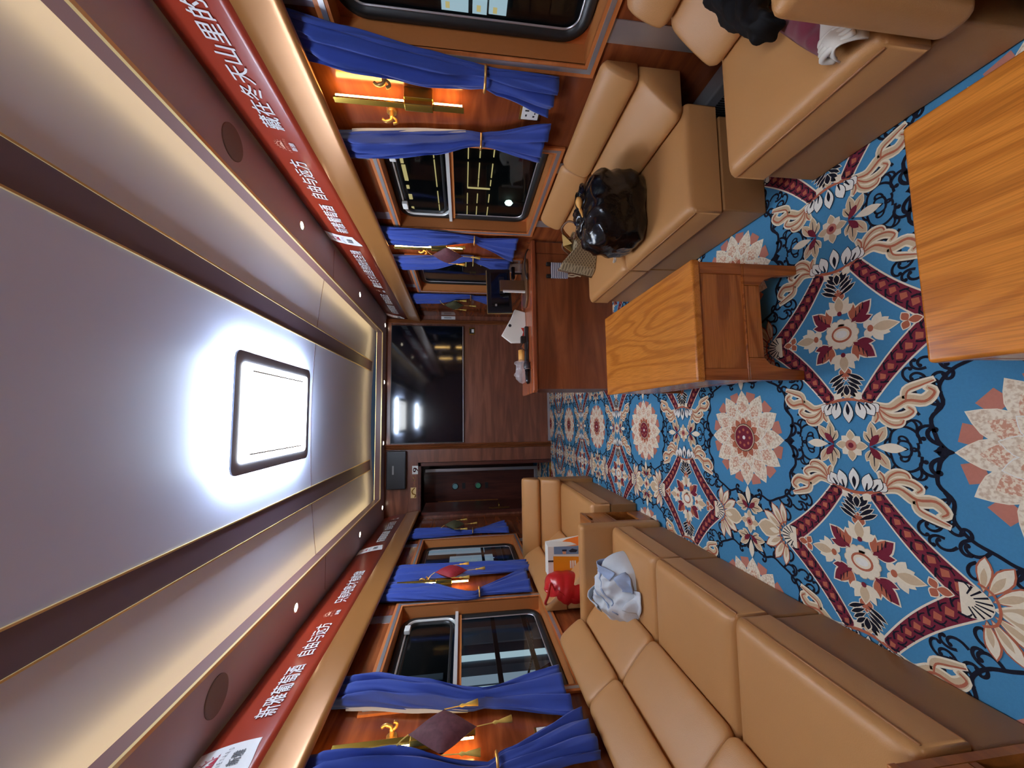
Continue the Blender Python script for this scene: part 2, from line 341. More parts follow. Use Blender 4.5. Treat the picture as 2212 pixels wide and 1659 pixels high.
def window(x, s, y0, y1, z0, z1, kind):
    wn[0] += 1
    e = senv('window_%d' % wn[0], (x, (y0 + y1) / 2, z0))
    X = lambda d: x + s * d                      # d > 0: out of the car
    def xb(a, b): return (min(X(a), X(b)), max(X(a), X(b)))
    def frame(nm, mt, i, o_, d0, d1, bevel=0.0):
        q = MB()
        q.box(*xb(d0, d1), y0 - o_, y1 + o_, z1 + i, z1 + o_); q.box(*xb(d0, d1), y0 - o_, y1 + o_, z0 - o_, z0 - i)
        q.box(*xb(d0, d1), y0 - o_, y0 - i, z0 - i, z1 + i); q.box(*xb(d0, d1), y1 + i, y1 + o_, z0 - i, z1 + i)
        return q.build(nm, mt, e, bevel=bevel, seg=1)
    frame('casing', 'frame_wood_y', 0.0, 0.018, -0.012, 0.0)
    frame('aluminium_trim', 'aluminium', -0.02, 0.0, -0.013, 0.0)
    frame('inner_casing', 'frame_wood_y', -0.034, -0.02, -0.010, 0.0)
    q = MB(); i = 0.034; D = 0.112
    for (a, b, c, d) in ((y0 + i, y1 - i, z0 + i - 0.012, z0 + i), (y0 + i, y1 - i, z1 - i, z1 - i + 0.012), (y0 + i - 0.012, y0 + i, z0 + i, z1 - i), (y1 - i, y1 - i + 0.012, z0 + i, z1 - i)): q.box(*xb(-0.004, D), a, b, c, d)
    q.build('reveal', 'reveal_brown', e)
    # wooden plate with a rounded opening, rubber gasket, pane
    R = 0.11; rr = rrect(y0 + i, y1 - i, z0 + i, z1 - i, R, 8); sq = []
    for (py, pz) in rr:
        cy, cz = (y0 + y1) / 2, (z0 + z1) / 2; hy, hz = (y1 - y0) / 2 - i + 0.01, (z1 - z0) / 2 - i + 0.01
        k = min(hy / max(abs(py - cy), 1e-6), hz / max(abs(pz - cz), 1e-6)); sq.append((cy + (py - cy) * k, cz + (pz - cz) * k))
    q = MB(); n = len(rr); a = q.add([(X(0.09), *p) for p in rr] + [(X(0.09), *p) for p in sq])
    for j in range(n): q.face((a + j, a + (j + 1) % n, a + n + (j + 1) % n, a + n + j))
    q.build('corner_plate', 'frame_wood_z', e)
    def ring(nm, mt, i0, i1, d0, dm):
        r0 = rrect(y0 + i0, y1 - i0, z0 + i0, z1 - i0, R - (i0 - i), 8); r1 = rrect(y0 + i1, y1 - i1, z0 + i1, z1 - i1, max(R - (i1 - i), 0.02), 8)
        mid = [((p[0] + t[0]) / 2, (p[1] + t[1]) / 2) for p, t in zip(r0, r1)]
        q = MB(); rings = [[(X(d0), *p) for p in r0], [(X(dm), *((p[0] * .75 + t[0] * .25, p[1] * .75 + t[1] * .25))) for p, t in zip(r0, r1)], [(X(dm), *((p[0] * .25 + t[0] * .75, p[1] * .25 + t[1] * .75))) for p, t in zip(r0, r1)], [(X(d0), *p) for p in r1]]
        q.loft(rings, cap=False); return q.build(nm, mt, e, smooth=True)
    ring('gasket', 'rubber', i, 0.086, 0.095, 0.075)
    ring('sealing_line', 'aluminium', 0.082, 0.09, 0.094, 0.088)
    q = MB(); q.prism([(p[0], p[1]) for p in rrect(y0 + 0.07, y1 - 0.07, z0 + 0.07, z1 - 0.07, 0.08, 6)], 0, X(0.1), X(0.106)); q.build('pane', 'pane_glass', e)
    if kind:
        zt = z0 + (z1 - z0) * 0.605
        t_ = bx('transom', 'white_metal', e, *xb(0.055, 0.1), y0 + i + 0.005, y1 - i - 0.005, zt - 0.011, zt + 0.011)
        bx('rail', 'reveal_brown', t_, *xb(0.07, 0.1), y0 + i + 0.03, y1 - i - 0.03, zt - 0.035, zt - 0.011)
        ri = lambda k, r: rrect(y0 + k, y1 - k, zt + 0.0115, z1 - k, r, 6)
        q = MB(); q.loft([[(X(0.094), *p) for p in ri(0.080, 0.075)], [(X(0.072), *p) for p in ri(0.082, 0.073)], [(X(0.072), *p) for p in ri(0.089, 0.066)], [(X(0.098), *p) for p in ri(0.092, 0.063)]], cap=False)
        sash = q.build('vent_sash', 'white_metal', e, smooth=True)
        q = MB(); r1 = lambda k: rrect(y0 + 0.095 + k, y1 - 0.095 - k, zt + 0.028 + k, z1 - 0.095 - k, 0.055, 6)
        q.loft([[(X(0.098), *p) for p in r1(0)], [(X(0.08), *p) for p in r1(0.004)], [(X(0.08), *p) for p in r1(0.014)], [(X(0.099), *p) for p in r1(0.018)]], cap=False); q.build('seal', 'rubber', sash, smooth=True)
        for yy in (y0 + 0.24, y1 - 0.24): bx('latch', 'white_plastic', sash, *xb(0.04, 0.07), yy - 0.035, yy + 0.035, z1 - 0.118, z1 - 0.078, bevel=0.006)
    return e
for i, (a, b) in enumerate(WR): window(XR, 1, a, b, *ZR, i == 2)
for i, (a, b) in enumerate(WL): window(XL, -1, a, b, *ZL, i in (0, 2))
# aluminium joint strips above and below the windows
def strips(x, s, wins, zr):
    for w_ in wins:
        for f in (0.16, 0.82):
            yy = w_[0] + (w_[1] - w_[0]) * f
            for (a, b) in ((zr[1] + 0.018, 1.95), (0.25, zr[0] - 0.018)):
                wn[0] += 1; q = MB(); q.box(min(x, x - s * 0.004), max(x, x - s * 0.004), yy - 0.045, yy + 0.045, a, b); struct(q.build('trim_%d' % wn[0], 'aluminium'))
strips(XR, 1, WR[1:], ZR); strips(XL, -1, WL[1:], ZL)
# ---- ceiling: curved shell in three materials
def cz(x): u = abs(x - XC) / 1.35; return 2.625 - 0.095 * u ** 2.2
def cstrip(name, x0, x1, mt, dz=0.0, y0=YB, y1=5.72):
    q = MB(); n = max(2, int((x1 - x0) / 0.05)); xs = [x0 + (x1 - x0) * i / n for i in range(n + 1)]
    q.prism([(x, cz(x) - dz) for x in xs] + [(x, cz(x) + 0.03) for x in xs[::-1]], 1, y0, y1); return q.build(name, mt, smooth=False)
struct(cstrip('ceiling', XC - 1.45, XC + 1.45, 'ceiling_paint'))
nt = [0]
def trim(q, mt, bevel=0.0): nt[0] += 1; return struct(q.build('trim_c%d' % nt[0] if False else 'trim_%d' % (100 + nt[0]), mt, bevel=bevel))
for (a, b) in ((0.675, 0.815), (-0.725, -0.585)):
    o = cstrip('trim_%d' % (200 + int(a * 10)), a, b, 'ceiling_band', 0.004, y1=5.6); struct(o)
    for e_ in (a, b):
        q = MB(); q.box(e_ - 0.004, e_ + 0.004, YB, 5.6, cz(e_) - 0.008, cz(e_) + 0.01); trim(q, 'gold_trim')
for yy in (-1.45, 1.05, 3.52):
    q = MB(); xs = [XC - 1.25 + 2.5 * i / 50 for i in range(51)]; q.prism([(x, cz(x) - 0.0022) for x in xs] + [(x, cz(x) + 0.01) for x in xs[::-1]], 1, yy - 0.0025, yy + 0.0025); trim(q, 'gold_trim' if yy < 3 else 'ceiling_band')
# soffits, fascias, gold edge
ZS, ZF = 2.39, 2.468
XSR, XSL, YS = 1.19, -1.09, 5.3
q = MB(); q.box(XSR, XR + 0.1, YB, YE, ZS, ZS + 0.02); q.box(XL - 0.1, XSL, YB, YE, ZS, ZS + 0.02); q.box(XSL, XSR, YS, 5.75, ZS, ZS + 0.02); trim(q, 'soffit_paint')
q = MB(); q.box(XSR - 0.012, XSR, YB, YS, ZS + 0.01, ZF); q.box(XSL, XSL + 0.012, YB, YS, ZS + 0.01, ZF); q.box(XSL, XSR, YS - 0.012, YS, ZS + 0.01, ZF); trim(q, 'fascia_paint')
q = MB(); q.box(XSR - 0.016, XSR + 0.002, YB, YS, ZS - 0.003, ZS + 0.01); q.box(XSL - 0.002, XSL + 0.016, YB, YS, ZS - 0.003, ZS + 0.01); q.box(XSL, XSR, YS - 0.016, YS + 0.002, ZS - 0.003, ZS + 0.01); trim(q, 'gold_trim')
for yy in (0.95, 3.28):
    for x0, x1, xx in ((XSR, XR - 0.06, XSR - 0.0135), (XL + 0.06, XSL, XSL + 0.0135)):
        q = MB(); q.box(x0, x1, yy - 0.002, yy + 0.002, ZS - 0.0015, ZS + 0.002); q.box(min(xx, xx), xx + 0.0008, yy - 0.004, yy + 0.004, ZS, ZF); trim(q, 'gold_trim' if yy < 2 else 'fascia_paint')
# LED strips hidden behind the fascias
def led(nm, label, *b):
    q = MB(); q.box(*b); return tag(q.build(nm, 'cove_led'), label, 'LED strip')
led('cove_light_strip', 'warm LED strip glowing behind the right-hand ceiling fascia', XSR + 0.018, XSR + 0.03, YB, 5.28, ZS + 0.078, ZS + 0.086)
led('cove_light_strip', 'warm LED strip glowing behind the left-hand ceiling fascia', XSL - 0.03, XSL - 0.018, YB, 5.28, ZS + 0.078, ZS + 0.086)
led('cove_light_strip', 'warm LED strip glowing above the television end of the ceiling', XSL - 0.01, XSR + 0.01, YS + 0.018, YS + 0.03, ZS + 0.078, ZS + 0.086)
# ---- gold pelmets, one long cornice on each side
def pelmet(s, xw, label):
    d = lambda k: xw - s * k
    pr = [(d(0.075), 2.083), (d(0.082), 2.081), (d(0.086), 2.074), (d(0.093), 2.03), (d(0.100), 1.985), (d(0.106), 1.94), (d(0.108), 1.925), (d(0.108), 1.913), (d(0.104), 1.904), (d(0.097), 1.899), (d(0.090), 1.899), (d(0.088), 1.915), (d(0.07), 1.93), (d(0.068), 2.07)]
    q = MB(); q.prism(pr, 1, YB, 5.52); o = q.build('pelmet', 'pelmet_gold', smooth=True); o.modifiers.new('e', 'EDGE_SPLIT').split_angle = math.radians(40)
    return tag(o, label, 'pelmet')
pelmet(1, XR, 'gold metallic curtain pelmet along the right-hand wall'); pelmet(-1, XL, 'gold metallic curtain pelmet along the left-hand wall')
# ---- red banners
def bpt(s, xw, y, t, lift=0.0):
    """t 0..1 up the banner; it leans back slightly and curves into the soffit"""
    z = 2.083 + t * (2.372 - 2.083); dep = 0.078 - 0.05 * t ** 2 + lift
    return (xw - s * dep, y, z)
def banner(s, xw, label):
    q = MB(); n = 8; rows = [i / n for i in range(n + 1)]
    a = q.add([bpt(s, xw, y, t) for t in rows for y in (YB, 5.5)]); 
    for i in range(n): q.face((a + 2 * i, a + 2 * i + 1, a + 2 * i + 3, a + 2 * i + 2))
    o = q.build('banner', 'banner_red', smooth=True, solid=0.004); tag(o, label, 'banner'); return o
BR_ = banner(1, XR, 'long red banner with white lettering above the right-hand windows')
BL_ = banner(-1, XL, 'long red banner with white lettering above the left-hand windows')
def words(s, xw, par, body, ya, yb, t0=0.28, t1=0.60, bold=0.016, mt='banner_white', nm='lettering'):
    """letters from ya (first) to yb (last)"""
    return text_mesh(body, 1.0, 1.0, lambda u, v: bpt(s, xw, ya + (yb - ya) * u, t0 + (t1 - t0) * v, 0.006), bold, nm, mt, par, (-s, 0, 0))
def emblem(s, xw, par, y, hw, t0, t1, small=True, nm='emblem'):
    """sun with rays over a peak, the word below in two scripts"""
    dirn = -s; P = lambda u, v: bpt(s, xw, y + dirn * u * hw, t0 + (t1 - t0) * v, 0.0065)
    q = MB(); 
    for k in range(9):
        a0 = math.radians(-10 + 200 * k / 8); q.poly([P(.5 * math.cos(a0 - .07), .62 + .26 * math.sin(a0 - .07)), P(.66 * math.cos(a0), .62 + .36 * math.sin(a0)), P(.5 * math.cos(a0 + .07), .62 + .26 * math.sin(a0 + .07))])
    for k in range(10):
        a, b = math.radians(-10 + 200 * k / 10), math.radians(-10 + 200 * (k + 1) / 10)
        q.poly([P(.44 * math.cos(a), .62 + .23 * math.sin(a)), P(.44 * math.cos(b), .62 + .23 * math.sin(b)), P(.38 * math.cos(b), .62 + .2 * math.sin(b)), P(.38 * math.cos(a), .62 + .2 * math.sin(a))])
    q.poly([P(-.42, .56), P(0.02, .74), P(-.02, .56)]); q.poly([P(-.02, .56), P(.1, .7), P(.46, .56)])
    o = q.build(nm, 'banner_cream' if small else 'logo_maroon', par)
    for i, ch in enumerate('VINEYARD'):
        u0 = -.8 + 1.6 * i / 7.0; dv = .06 * (1 - (u0 / .8) ** 2)
        text_mesh(ch, 1, 1, lambda u, v: P(u0 - .05 + .1 * u, .33 + dv + .1 * v), 0.0, 'lettering', 'banner_cream' if small else 'logo_grey', o)
    text_mesh('新雅', 1, 1, lambda u, v: P(-.5 + u, .02 + .24 * v), 0.02, 'lettering', 'banner_white' if small else 'logo_grey', o, (-s, 0, 0))
def flag(s, xw, par, y0, y1, t_lo0, t_lo1):
    """white tag hanging over the banner, its lower edge a wave"""
    q = MB(); n = 14; up = []; lo = []
    for i in range(n + 1):
        f = i / n; y = y0 + (y1 - y0) * f; sm = f * f * (3 - 2 * f)
        lo.append((y, t_lo0 + (t_lo1 - t_lo0) * sm)); up.append((y, 0.99))
    a = q.add([bpt(s, xw, y, t, 0.003) for y, t in lo] + [bpt(s, xw, y, (t + tt) / 2, 0.003) for (y, t), (_, tt) in zip(lo, up)] + [bpt(s, xw, y, t, 0.003) for y, t in up]) if False else q.add([bpt(s, xw, y, t + (tt - t) * r / 10, 0.0045) for r in range(11) for (y, t), (_, tt) in zip(lo, up)])
    for r in range(10):
        for i in range(n): q.face((a + r * (n + 1) + i, a + r * (n + 1) + i + 1, a + (r + 1) * (n + 1) + i + 1, a + (r + 1) * (n + 1) + i))
    o = q.build('printed_tag', 'banner_white', par)
    emblem(s, xw, o, (y0 + y1) / 2, abs(y1 - y0) * 0.42, 0.30, 0.95, small=False)
A_, B_, C_, D_ = '新雅葡萄酒', '自由与远方', '藏在冬天山里的阳光圣境', '只有哈密才有的甜'
# right wall: reads from the far end towards the near end
for (tg, w1, w2, lg, w3) in (((3.135, 2.985), (2.925, 2.545), (2.468, 2.10), 1.985, (1.87, 0.93)), ((5.46, 5.34), (5.22, 4.84), (4.76, 4.40), 4.28, (4.17, 3.24)), ((0.79, 0.64), (0.58, 0.2), (0.12, -0.25), -0.36, (-0.48, -1.42))):
    flag(1, XR, BR_, tg[0], tg[1], 0.12, 0.26); words(1, XR, BR_, A_, *w1); words(1, XR, BR_, B_, *w2); emblem(1, XR, BR_, lg, 0.06, 0.27, 0.66); words(1, XR, BR_, C_, *w3)
# left wall: reads from the near end towards the far end
for (tg, w1, w2, lg, w3) in (((1.66, 1.825), (1.945, 2.30), (2.385, 2.72), 2.848, (3.0, 3.565)), ((4.08, 4.23), (4.35, 4.72), (4.8, 5.14), 5.27, None), ((-0.75, -0.6), (-0.5, -0.13), (-0.05, 0.31), 0.42, (0.55, 1.13))):
    flag(-1, XL, BL_, tg[0], tg[1], 0.12, 0.19); words(-1, XL, BL_, A_, *w1, 0.22, 0.54); words(-1, XL, BL_, B_, *w2, 0.22, 0.54); emblem(-1, XL, BL_, lg, 0.06, 0.2, 0.6)
    if w3: words(-1, XL, BL_, D_, *w3, 0.22, 0.54)
# ---- end wall with posts, door opening and the vestibule behind it
q = MB(); q.box(-0.44, XR + 0.1, YE, YE + 0.05, -0.004, ZS); q.box(XL - 0.1, -0.44, YE, YE + 0.05, 1.93, ZS); q.box(XL - 0.1, -1.375, YE, YE + 0.05, -0.004, 1.93); q.box(-0.64, -0.44, YE, YE + 0.05, -0.004, 1.93)
struct(q.build('wall_end', 'end_wood'))
q = MB(); q.box(XL - 0.1, XR + 0.1, YB - 0.05, YB, -0.004, 2.66); struct(q.build('wall_behind', 'end_wood'))
def post(x0, x1, z0):
    q = MB(); n = 3; pr = []
    for k in range(n):
        a = x0 + (x1 - x0) * k / n; b = x0 + (x1 - x0) * (k + 1) / n; pr += [(a, YE - 0.02)] + [(a + (b - a) * t, YE - 0.02 - 0.022 * math.sin(PI * t)) for t in (.1, .3, .5, .7, .9)]
    pr += [(x1, YE - 0.02), (x1, YE), (x0, YE)]; q.prism(pr, 2, z0, ZS); return trim(q, 'post_wood')
post(1.375, 1.43, 0.0); post(-0.455, -0.38, 0.0)
q = MB(); q.box(-0.37, 0.6, YE - 0.012, YE, 0.0, 0.035); q.box(-0.37, 0.6, YE - 0.02, YE - 0.012, 0.0, 0.018); struct(q.build('baseboard_end', 'aluminium'))
# slim head moulding over the television
q = MB(); q.box(-0.38, 1.375, YE - 0.02, YE, 2.318, 2.37); trim(q, 'end_wood')
# door frame and vestibule
q = MB(); q.box(-1.375, -1.335, YE - 0.02, YE + 0.06, 0, 1.93); q.box(-0.69, -0.645, YE - 0.02, YE + 0.06, 0, 1.93); q.box(-1.375, -0.645, YE - 0.02, YE + 0.06, 1.89, 1.93); struct(q.build('door_1', 'dark_wood'))
q = MB(); q.box(-0.68, -0.5, YE + 0.05, 7.0, 0, 2.1); q.box(-1.62, -1.56, YE + 0.05, 7.0, 0, 2.1); q.box(-1.62, -0.5, YE + 0.05, 7.05, 2.05, 2.1); q.box(-1.62, -0.5, 7.0, 7.05, 0, 2.1); struct(q.build('wall_vestibule', 'dark_wood'))
d2 = senv('door_2', (-1.2, 6.62, 0))
bx('door_leaf', 'dark_wood', d2, -1.56, -0.9, 6.62, 6.65, 0.0, 1.95)
q = MB(); q.box(-0.93, -0.875, 6.59, 6.62, 0.0, 1.93); q.box(-1.56, -0.93, 6.59, 6.62, 0.0, 0.06); q.build('door_frame', 'aluminium', d2, bevel=0.006)
for nm, z, mt in (('gauge', 1.43, 'gauge_blue'), ('gauge', 1.04, 'gauge_green')):
    q = MB(); q.lathe([(0.058, 0.0), (0.058, -0.02), (0.045, -0.024), (0.045, -0.014), (0.001, -0.014)], (-1.18, 6.62, z), 1); g = q.build(nm, 'black_plastic', d2, smooth=False)
    q = MB(); q.lathe([(0.043, -0.0145), (0.001, -0.0148)], (-1.18, 6.62, z), 1); q.build('dial', mt, g)
    bx('label_plate', 'black_plastic', d2, -1.225, -1.13, 6.612, 6.62, z - 0.172, z - 0.118)
bx('wood_pull_panel', 'cabinet_wood', d2, -1.5, -1.42, 6.6, 6.62, 0.7, 1.72)
e = thing('added_vestibule_lamp', 'unseen round lamp added to brighten the vestibule beyond the doorway', 'ceiling lamp', (-1.1, 6.1, 2.04))  # out of view, added to lift the dark vestibule
q = MB(); q.lathe([(.07, 0), (.07, -.012), (.06, -.015), (.001, -.015)], (-1.1, 6.1, 2.05), 2, 24); q.build('bezel', 'white_metal', e)
q = MB(); q.lathe([(.055, -.0155), (.001, -.0158)], (-1.1, 6.1, 2.05), 2, 24); q.build('bulb', 'lamp_white', e)
d3 = senv('door_3', (-1.36, 5.7, 0))
bx('door_leaf', 'dark_wood', d3, -1.375, -1.345, YE + 0.065, 6.2, 0.02, 1.88)
bx('edge_strip', 'aluminium', d3, -1.378, -1.342, YE + 0.06, YE + 0.065, 0.02, 1.88)
q = MB(); q.box(-1.345, -1.339, YE + 0.1, YE + 0.15, 0.62, 0.92); q.build('lock_plate', 'brass', d3)
q = MB(); q.tube([(-1.345, YE + 0.125, 0.77), (-1.3, YE + 0.125, 0.77), (-1.295, YE + 0.16, 0.77), (-1.295, YE + 0.22, 0.77)], 0.008); q.build('handle', 'brass', d3, smooth=True)
q = MB(); q.box(-1.33, -0.69, YE - 0.01, YE + 0.05, 0.0, 0.012); q.box(-1.33, -0.69, YE + 0.005, YE + 0.012, 0.012, 0.018); q.box(-1.33, -0.69, YE + 0.028, YE + 0.035, 0.012, 0.018); trim(q, 'brass')
# vertical panel joints
q = MB(); q.box(XR - 0.002, XR + 0.001, 5.2, 5.204, 0.3, 1.95); q.box(XR - 0.002, XR + 0.001, 3.1, 3.104, 0, 0.74); trim(q, 'dark_gap')
# heater casing along the right wall
q = MB(); q.box(1.4, 1.49, -0.6, 3.0, 0.0036, 0.2); h = q.build('heater_casing', 'aluminium', bevel=0.012); tag(h, 'low grey metal heater casing along the right-hand wall', 'heater')
q = MB()
for k in range(90): q.box(1.397, 1.4, 1.15 + k * 0.012 - 0.45, 1.156 + k * 0.012 - 0.45, 0.03, 0.15)
g = q.build('grille', 'black_plastic', h)
# ---------------------------------------------------------------- ceiling lamps
plain('lamp_frame', rgb(150, 156, 172), 0.4)
def lamp(yc, label):
    hx, hy, zc = 0.36, 0.52, cz(XC)
    e = thing('ceiling_lamp', label, 'ceiling lamp', (XC, yc, zc - 0.002), 'square ceiling lamps')
    q = MB(); q.prism(rrect(XC - hx + .06, XC + hx - .06, yc - hy + .06, yc + hy - .06, 0.04), 2, zc - 0.05, zc - 0.012); q.build('housing', 'white_plastic', e)
    # glowing skirt between the plate and the ceiling
    o1 = rrect(XC - hx + .015, XC + hx - .015, yc - hy + .015, yc + hy - .015, 0.05); 
    q = MB(); q.loft([[(*p, zc - 0.012) for p in o1], [(*p, zc - 0.048) for p in o1]], cap=False); q.build('back_light', 'lamp_halo', e)
    o2 = rrect(XC - hx, XC + hx, yc - hy, yc + hy, 0.05); i2 = rrect(XC - hx + .065, XC + hx - .065, yc - hy + .065, yc + hy - .065, 0.03)
    q = MB(); q.loft([[(*p, zc - 0.05) for p in o2], [(*p, zc - 0.06) for p in o2], [(*p, zc - 0.06) for p in i2], [(*p, zc - 0.05) for p in i2]], cap=False); q.build('frame', 'lamp_frame', e)
    q = MB(); q.prism(i2, 2, zc - 0.066, zc - 0.055); d = q.build('diffuser', 'lamp_white', e)
    for s in (-1, 1): bx('slot', 'grey_plastic', d, XC + s * 0.25 - .004, XC + s * 0.25 + .004, yc - 0.36, yc + 0.36, zc - 0.070, zc - 0.066)
lamp(2.80, 'square white ceiling lamp with a glowing halo in the middle of the ceiling')
lamp(-0.48, 'square white ceiling lamp behind the viewer, seen mirrored in the television')
def downlight(x, y, label):
    e = thing('downlight', label, 'downlight', (x, y, ZS), 'small soffit downlights')
    q = MB(); q.lathe([(0.034, 0.0), (0.033, -0.004), (0.026, -0.005), (0.024, -0.001)], (x, y, ZS), 2, 20); q.build('bezel', 'white_metal', e)
    q = MB(); q.lathe([(0.025, -0.0025), (0.001, -0.0025)], (x, y, ZS), 2, 20); q.build('bulb', 'downlight_led', e)
for y, t_ in ((2.63, 'nearer downlight in the right-hand soffit'), (4.1, 'farther downlight in the right-hand soffit'), (1.0, 'downlight in the right-hand soffit beside the viewer')): downlight(1.32, y, t_)
for y, t_ in ((2.74, 'nearer downlight in the left-hand soffit'), (4.29, 'farther downlight in the left-hand soffit'), (1.1, 'downlight in the left-hand soffit beside the viewer')): downlight(-1.23, y, t_)
for x, t_ in ((1.31, 'downlight over the right corner of the television wall'), (0.5, 'downlight over the right half of the television'), (-0.345, 'downlight over the left edge of the television'), (-1.215, 'downlight over the doorway beside the television')): downlight(x, 5.42, t_)
def speaker_grille(x, y, label):
    q = MB(); q.lathe([(0.082, 0), (0.082, -0.004), (0.078, -0.006), (0.001, -0.0065)], (x, y, ZS), 2, 32); tag(q.build('speaker_grille', 'soffit_grille'), label, 'speaker')
plain('soffit_grille', rgb(150, 138, 132), 0.8, bump=0.8, bscale=900)
speaker_grille(1.325, 1.85, 'round speaker grille in the right-hand soffit'); speaker_grille(-1.22, 1.94, 'round speaker grille in the left-hand soffit')
# ================================================================ CARPET
PX_, QY_, MX, MY = 0.757, 0.972, -0.492, 1.118
class Inlay:
    def __init__(s): s.items = []            # (layer, colour, points)
    def poly(s, L, c, pts): s.items.append((L, c, [tuple(p) for p in pts]))
    def leaf(s, L, c, x, y, ang, ln, wd, tip=0.55, n=6, out=None, e=0.006):
        if out: s.leaf(L - 1, out, x - e * math.cos(ang), y - e * math.sin(ang), ang, ln + 2.2 * e, wd + 2 * e, tip, n)
        ca, sa = math.cos(ang), math.sin(ang); L_ = []; R_ = []
        for i in range(n + 1):
            t = i / n; wv = wd / 2 * (math.sin(PI * min(1, t / (2 * tip)) if t < tip else PI / 2) if t < tip else math.cos((t - tip) / (1 - tip) * PI / 2))
            L_.append((x + ca * t * ln - sa * wv, y + sa * t * ln + ca * wv)); R_.append((x + ca * t * ln + sa * wv, y + sa * t * ln - ca * wv))
        s.poly(L, c, L_ + R_[::-1][1:-1])
    def disc(s, L, c, x, y, rx, ry=None, n=20, out=None, e=0.006):
        ry = ry or rx
        if out: s.disc(L - 1, out, x, y, rx + e, ry + e, n)
        s.poly(L, c, [(x + rx * math.cos(2 * PI * i / n), y + ry * math.sin(2 * PI * i / n)) for i in range(n)])
    def stroke(s, L, c, pts, w0, w1=None, out=None, e=0.005, n=4, wm=None):
        w1 = w0 if w1 is None else w1
        P = crom([(p[0], p[1], 0) for p in pts], n); k = len(P)
        def strip(L, c, ex):
            lf = []; rt = []
            for i, p in enumerate(P):
                d = (P[min(i + 1, k - 1)] - P[max(i - 1, 0)]).normalized(); t = i / (k - 1)
                wv = (w0 + (w1 - w0) * t) if wm is None else (w0 * (1 - t) + w1 * t + (wm - (w0 + w1) / 2) * math.sin(PI * t)); wv = wv / 2 + ex
                q = p + (d * (ex if i == k - 1 else -ex if i == 0 else 0)); lf.append((q.x - d.y * wv, q.y + d.x * wv)); rt.append((q.x + d.y * wv, q.y - d.x * wv))
            for i in range(k - 1):          # pinch the inner side of tight bends so that no quad folds over
                sx, sy = P[i + 1].x - P[i].x, P[i + 1].y - P[i].y
                for sd in (lf, rt):
                    if (sd[i + 1][0] - sd[i][0]) * sx + (sd[i + 1][1] - sd[i][1]) * sy <= 1e-7: sd[i + 1] = (sd[i][0] + sx * .02, sd[i][1] + sy * .02)
                s.poly(L, c, [lf[i], rt[i], rt[i + 1], lf[i + 1]])
        if out: strip(L - 1, out, e)
        strip(L, c, 0)
    def curl(s, L, c, x, y, ang, size, turn, w=0.012):
        pts = []
        for i in range(9):
            t = i / 8; a = ang + turn * (t ** 1.3) * 4.4; r = size * (1 - t) ** 0.8
            if i == 0: px, py = x, y
            else: px += math.cos(a) * r * 0.34; py += math.sin(a) * r * 0.34
            pts.append((px, py))
        s.stroke(L, c, pts, w, w * 0.9, n=2); s.disc(L, c, px, py, w * 0.75, n=8)
    def dup(s, fx, fy):
        t = Inlay(); t.items = [(L, c, [(p[0] * fx, p[1] * fy) for p in pts]) for L, c, pts in s.items]; return t
    def shift(s, dx, dy):
        t = Inlay(); t.items = [(L, c, [(p[0] + dx, p[1] + dy) for p in pts]) for L, c, pts in s.items]; return t
    def rot(s):
        t = Inlay(); t.items = [(L, c, [(-p[1], p[0]) for p in pts]) for L, c, pts in s.items]; return t
    def __iadd__(s, o): s.items += o.items; return s
T = Inlay()
def sym(I, x=True, y=True):
    T.__iadd__(I)
    if x: T.__iadd__(I.dup(-1, 1))
    if y: T.__iadd__(I.dup(1, -1))
    if x and y: T.__iadd__(I.dup(-1, -1))
# braided band, one quarter of the lozenge
I = Inlay(); B0, B1 = Vector((0.012, 0.262)), Vector((0.232, 0.058)); nb = 8
dv = (B1 - B0); dn = Vector((-dv.y, dv.x)).normalized(); dl = dv.length; du = dv.normalized()
cen = lambda t: B0 + dv * t + dn * (-0.012 * math.sin(PI * t))
wid = lambda t: 0.060 * (1 - t) + 0.040 * t
I.stroke(3, 'maroon', [cen(t / 8) for t in range(9)], 0.062, 0.040, out='cream', e=0.005, n=2)
for k in range(nb):
    t = (k + 0.5) / nb; c_ = cen(t); wv = wid(t); s_ = wv / 0.06
    I.poly(4, 'rust', [(c_ + du * .017 * s_), (c_ + dn * wv * .24 + du * .002), (c_ - du * .012 * s_ + dn * .004), (c_ - dn * wv * .24 - du * .002)])
    for sg in (-1, 1):
        a = cen((k + 1) / nb) if k < nb - 1 else cen(0.98); b = a + dn * sg * wv * .48 - du * .016
        I.stroke(5, 'black', [(a + dn * sg * wv * .1), ((a + b) / 2 + du * .004), b], 0.0065, 0.0045, n=2)
        g = c_ + dn * sg * wv * .3; I.stroke(5, 'black', [g + du * .014, g + dn * sg * .003, g - du * .012], 0.004, 0.003, n=2)
sym(I)
# lotus crown at the sides
I = Inlay()
I.stroke(5, 'rust', [(0.243, 0.078), (0.229, 0.04), (0.224, 0), (0.229, -0.04), (0.243, -0.078)], 0.010, 0.010)
for k, a in enumerate((-72, -50, -26, 0, 26, 50, 72)):
    r = math.radians(a); yy = 0.072 * math.sin(r); xx = 0.230 + 0.016 * (1 - math.cos(r)); ln = (0.036, 0.05, 0.062, 0.074, 0.062, 0.05, 0.036)[k]
    I.leaf(6 + 2 * min(k, 6 - k), 'white', xx, yy, r * 0.6, ln, 0.034, 0.55, out='black', e=0.0022)
    if k == 3: I.leaf(13, 'black', xx + .008, yy, r, 0.040, 0.013, 0.6); 
    elif k in (1, 2, 4, 5): I.stroke(12, 'black', [(xx + .004, yy + (-.014 if k < 3 else .014) * .3), (xx + .03 * math.cos(r * .7), yy + .03 * math.sin(r * .7))], 0.008, 0.003, n=2)
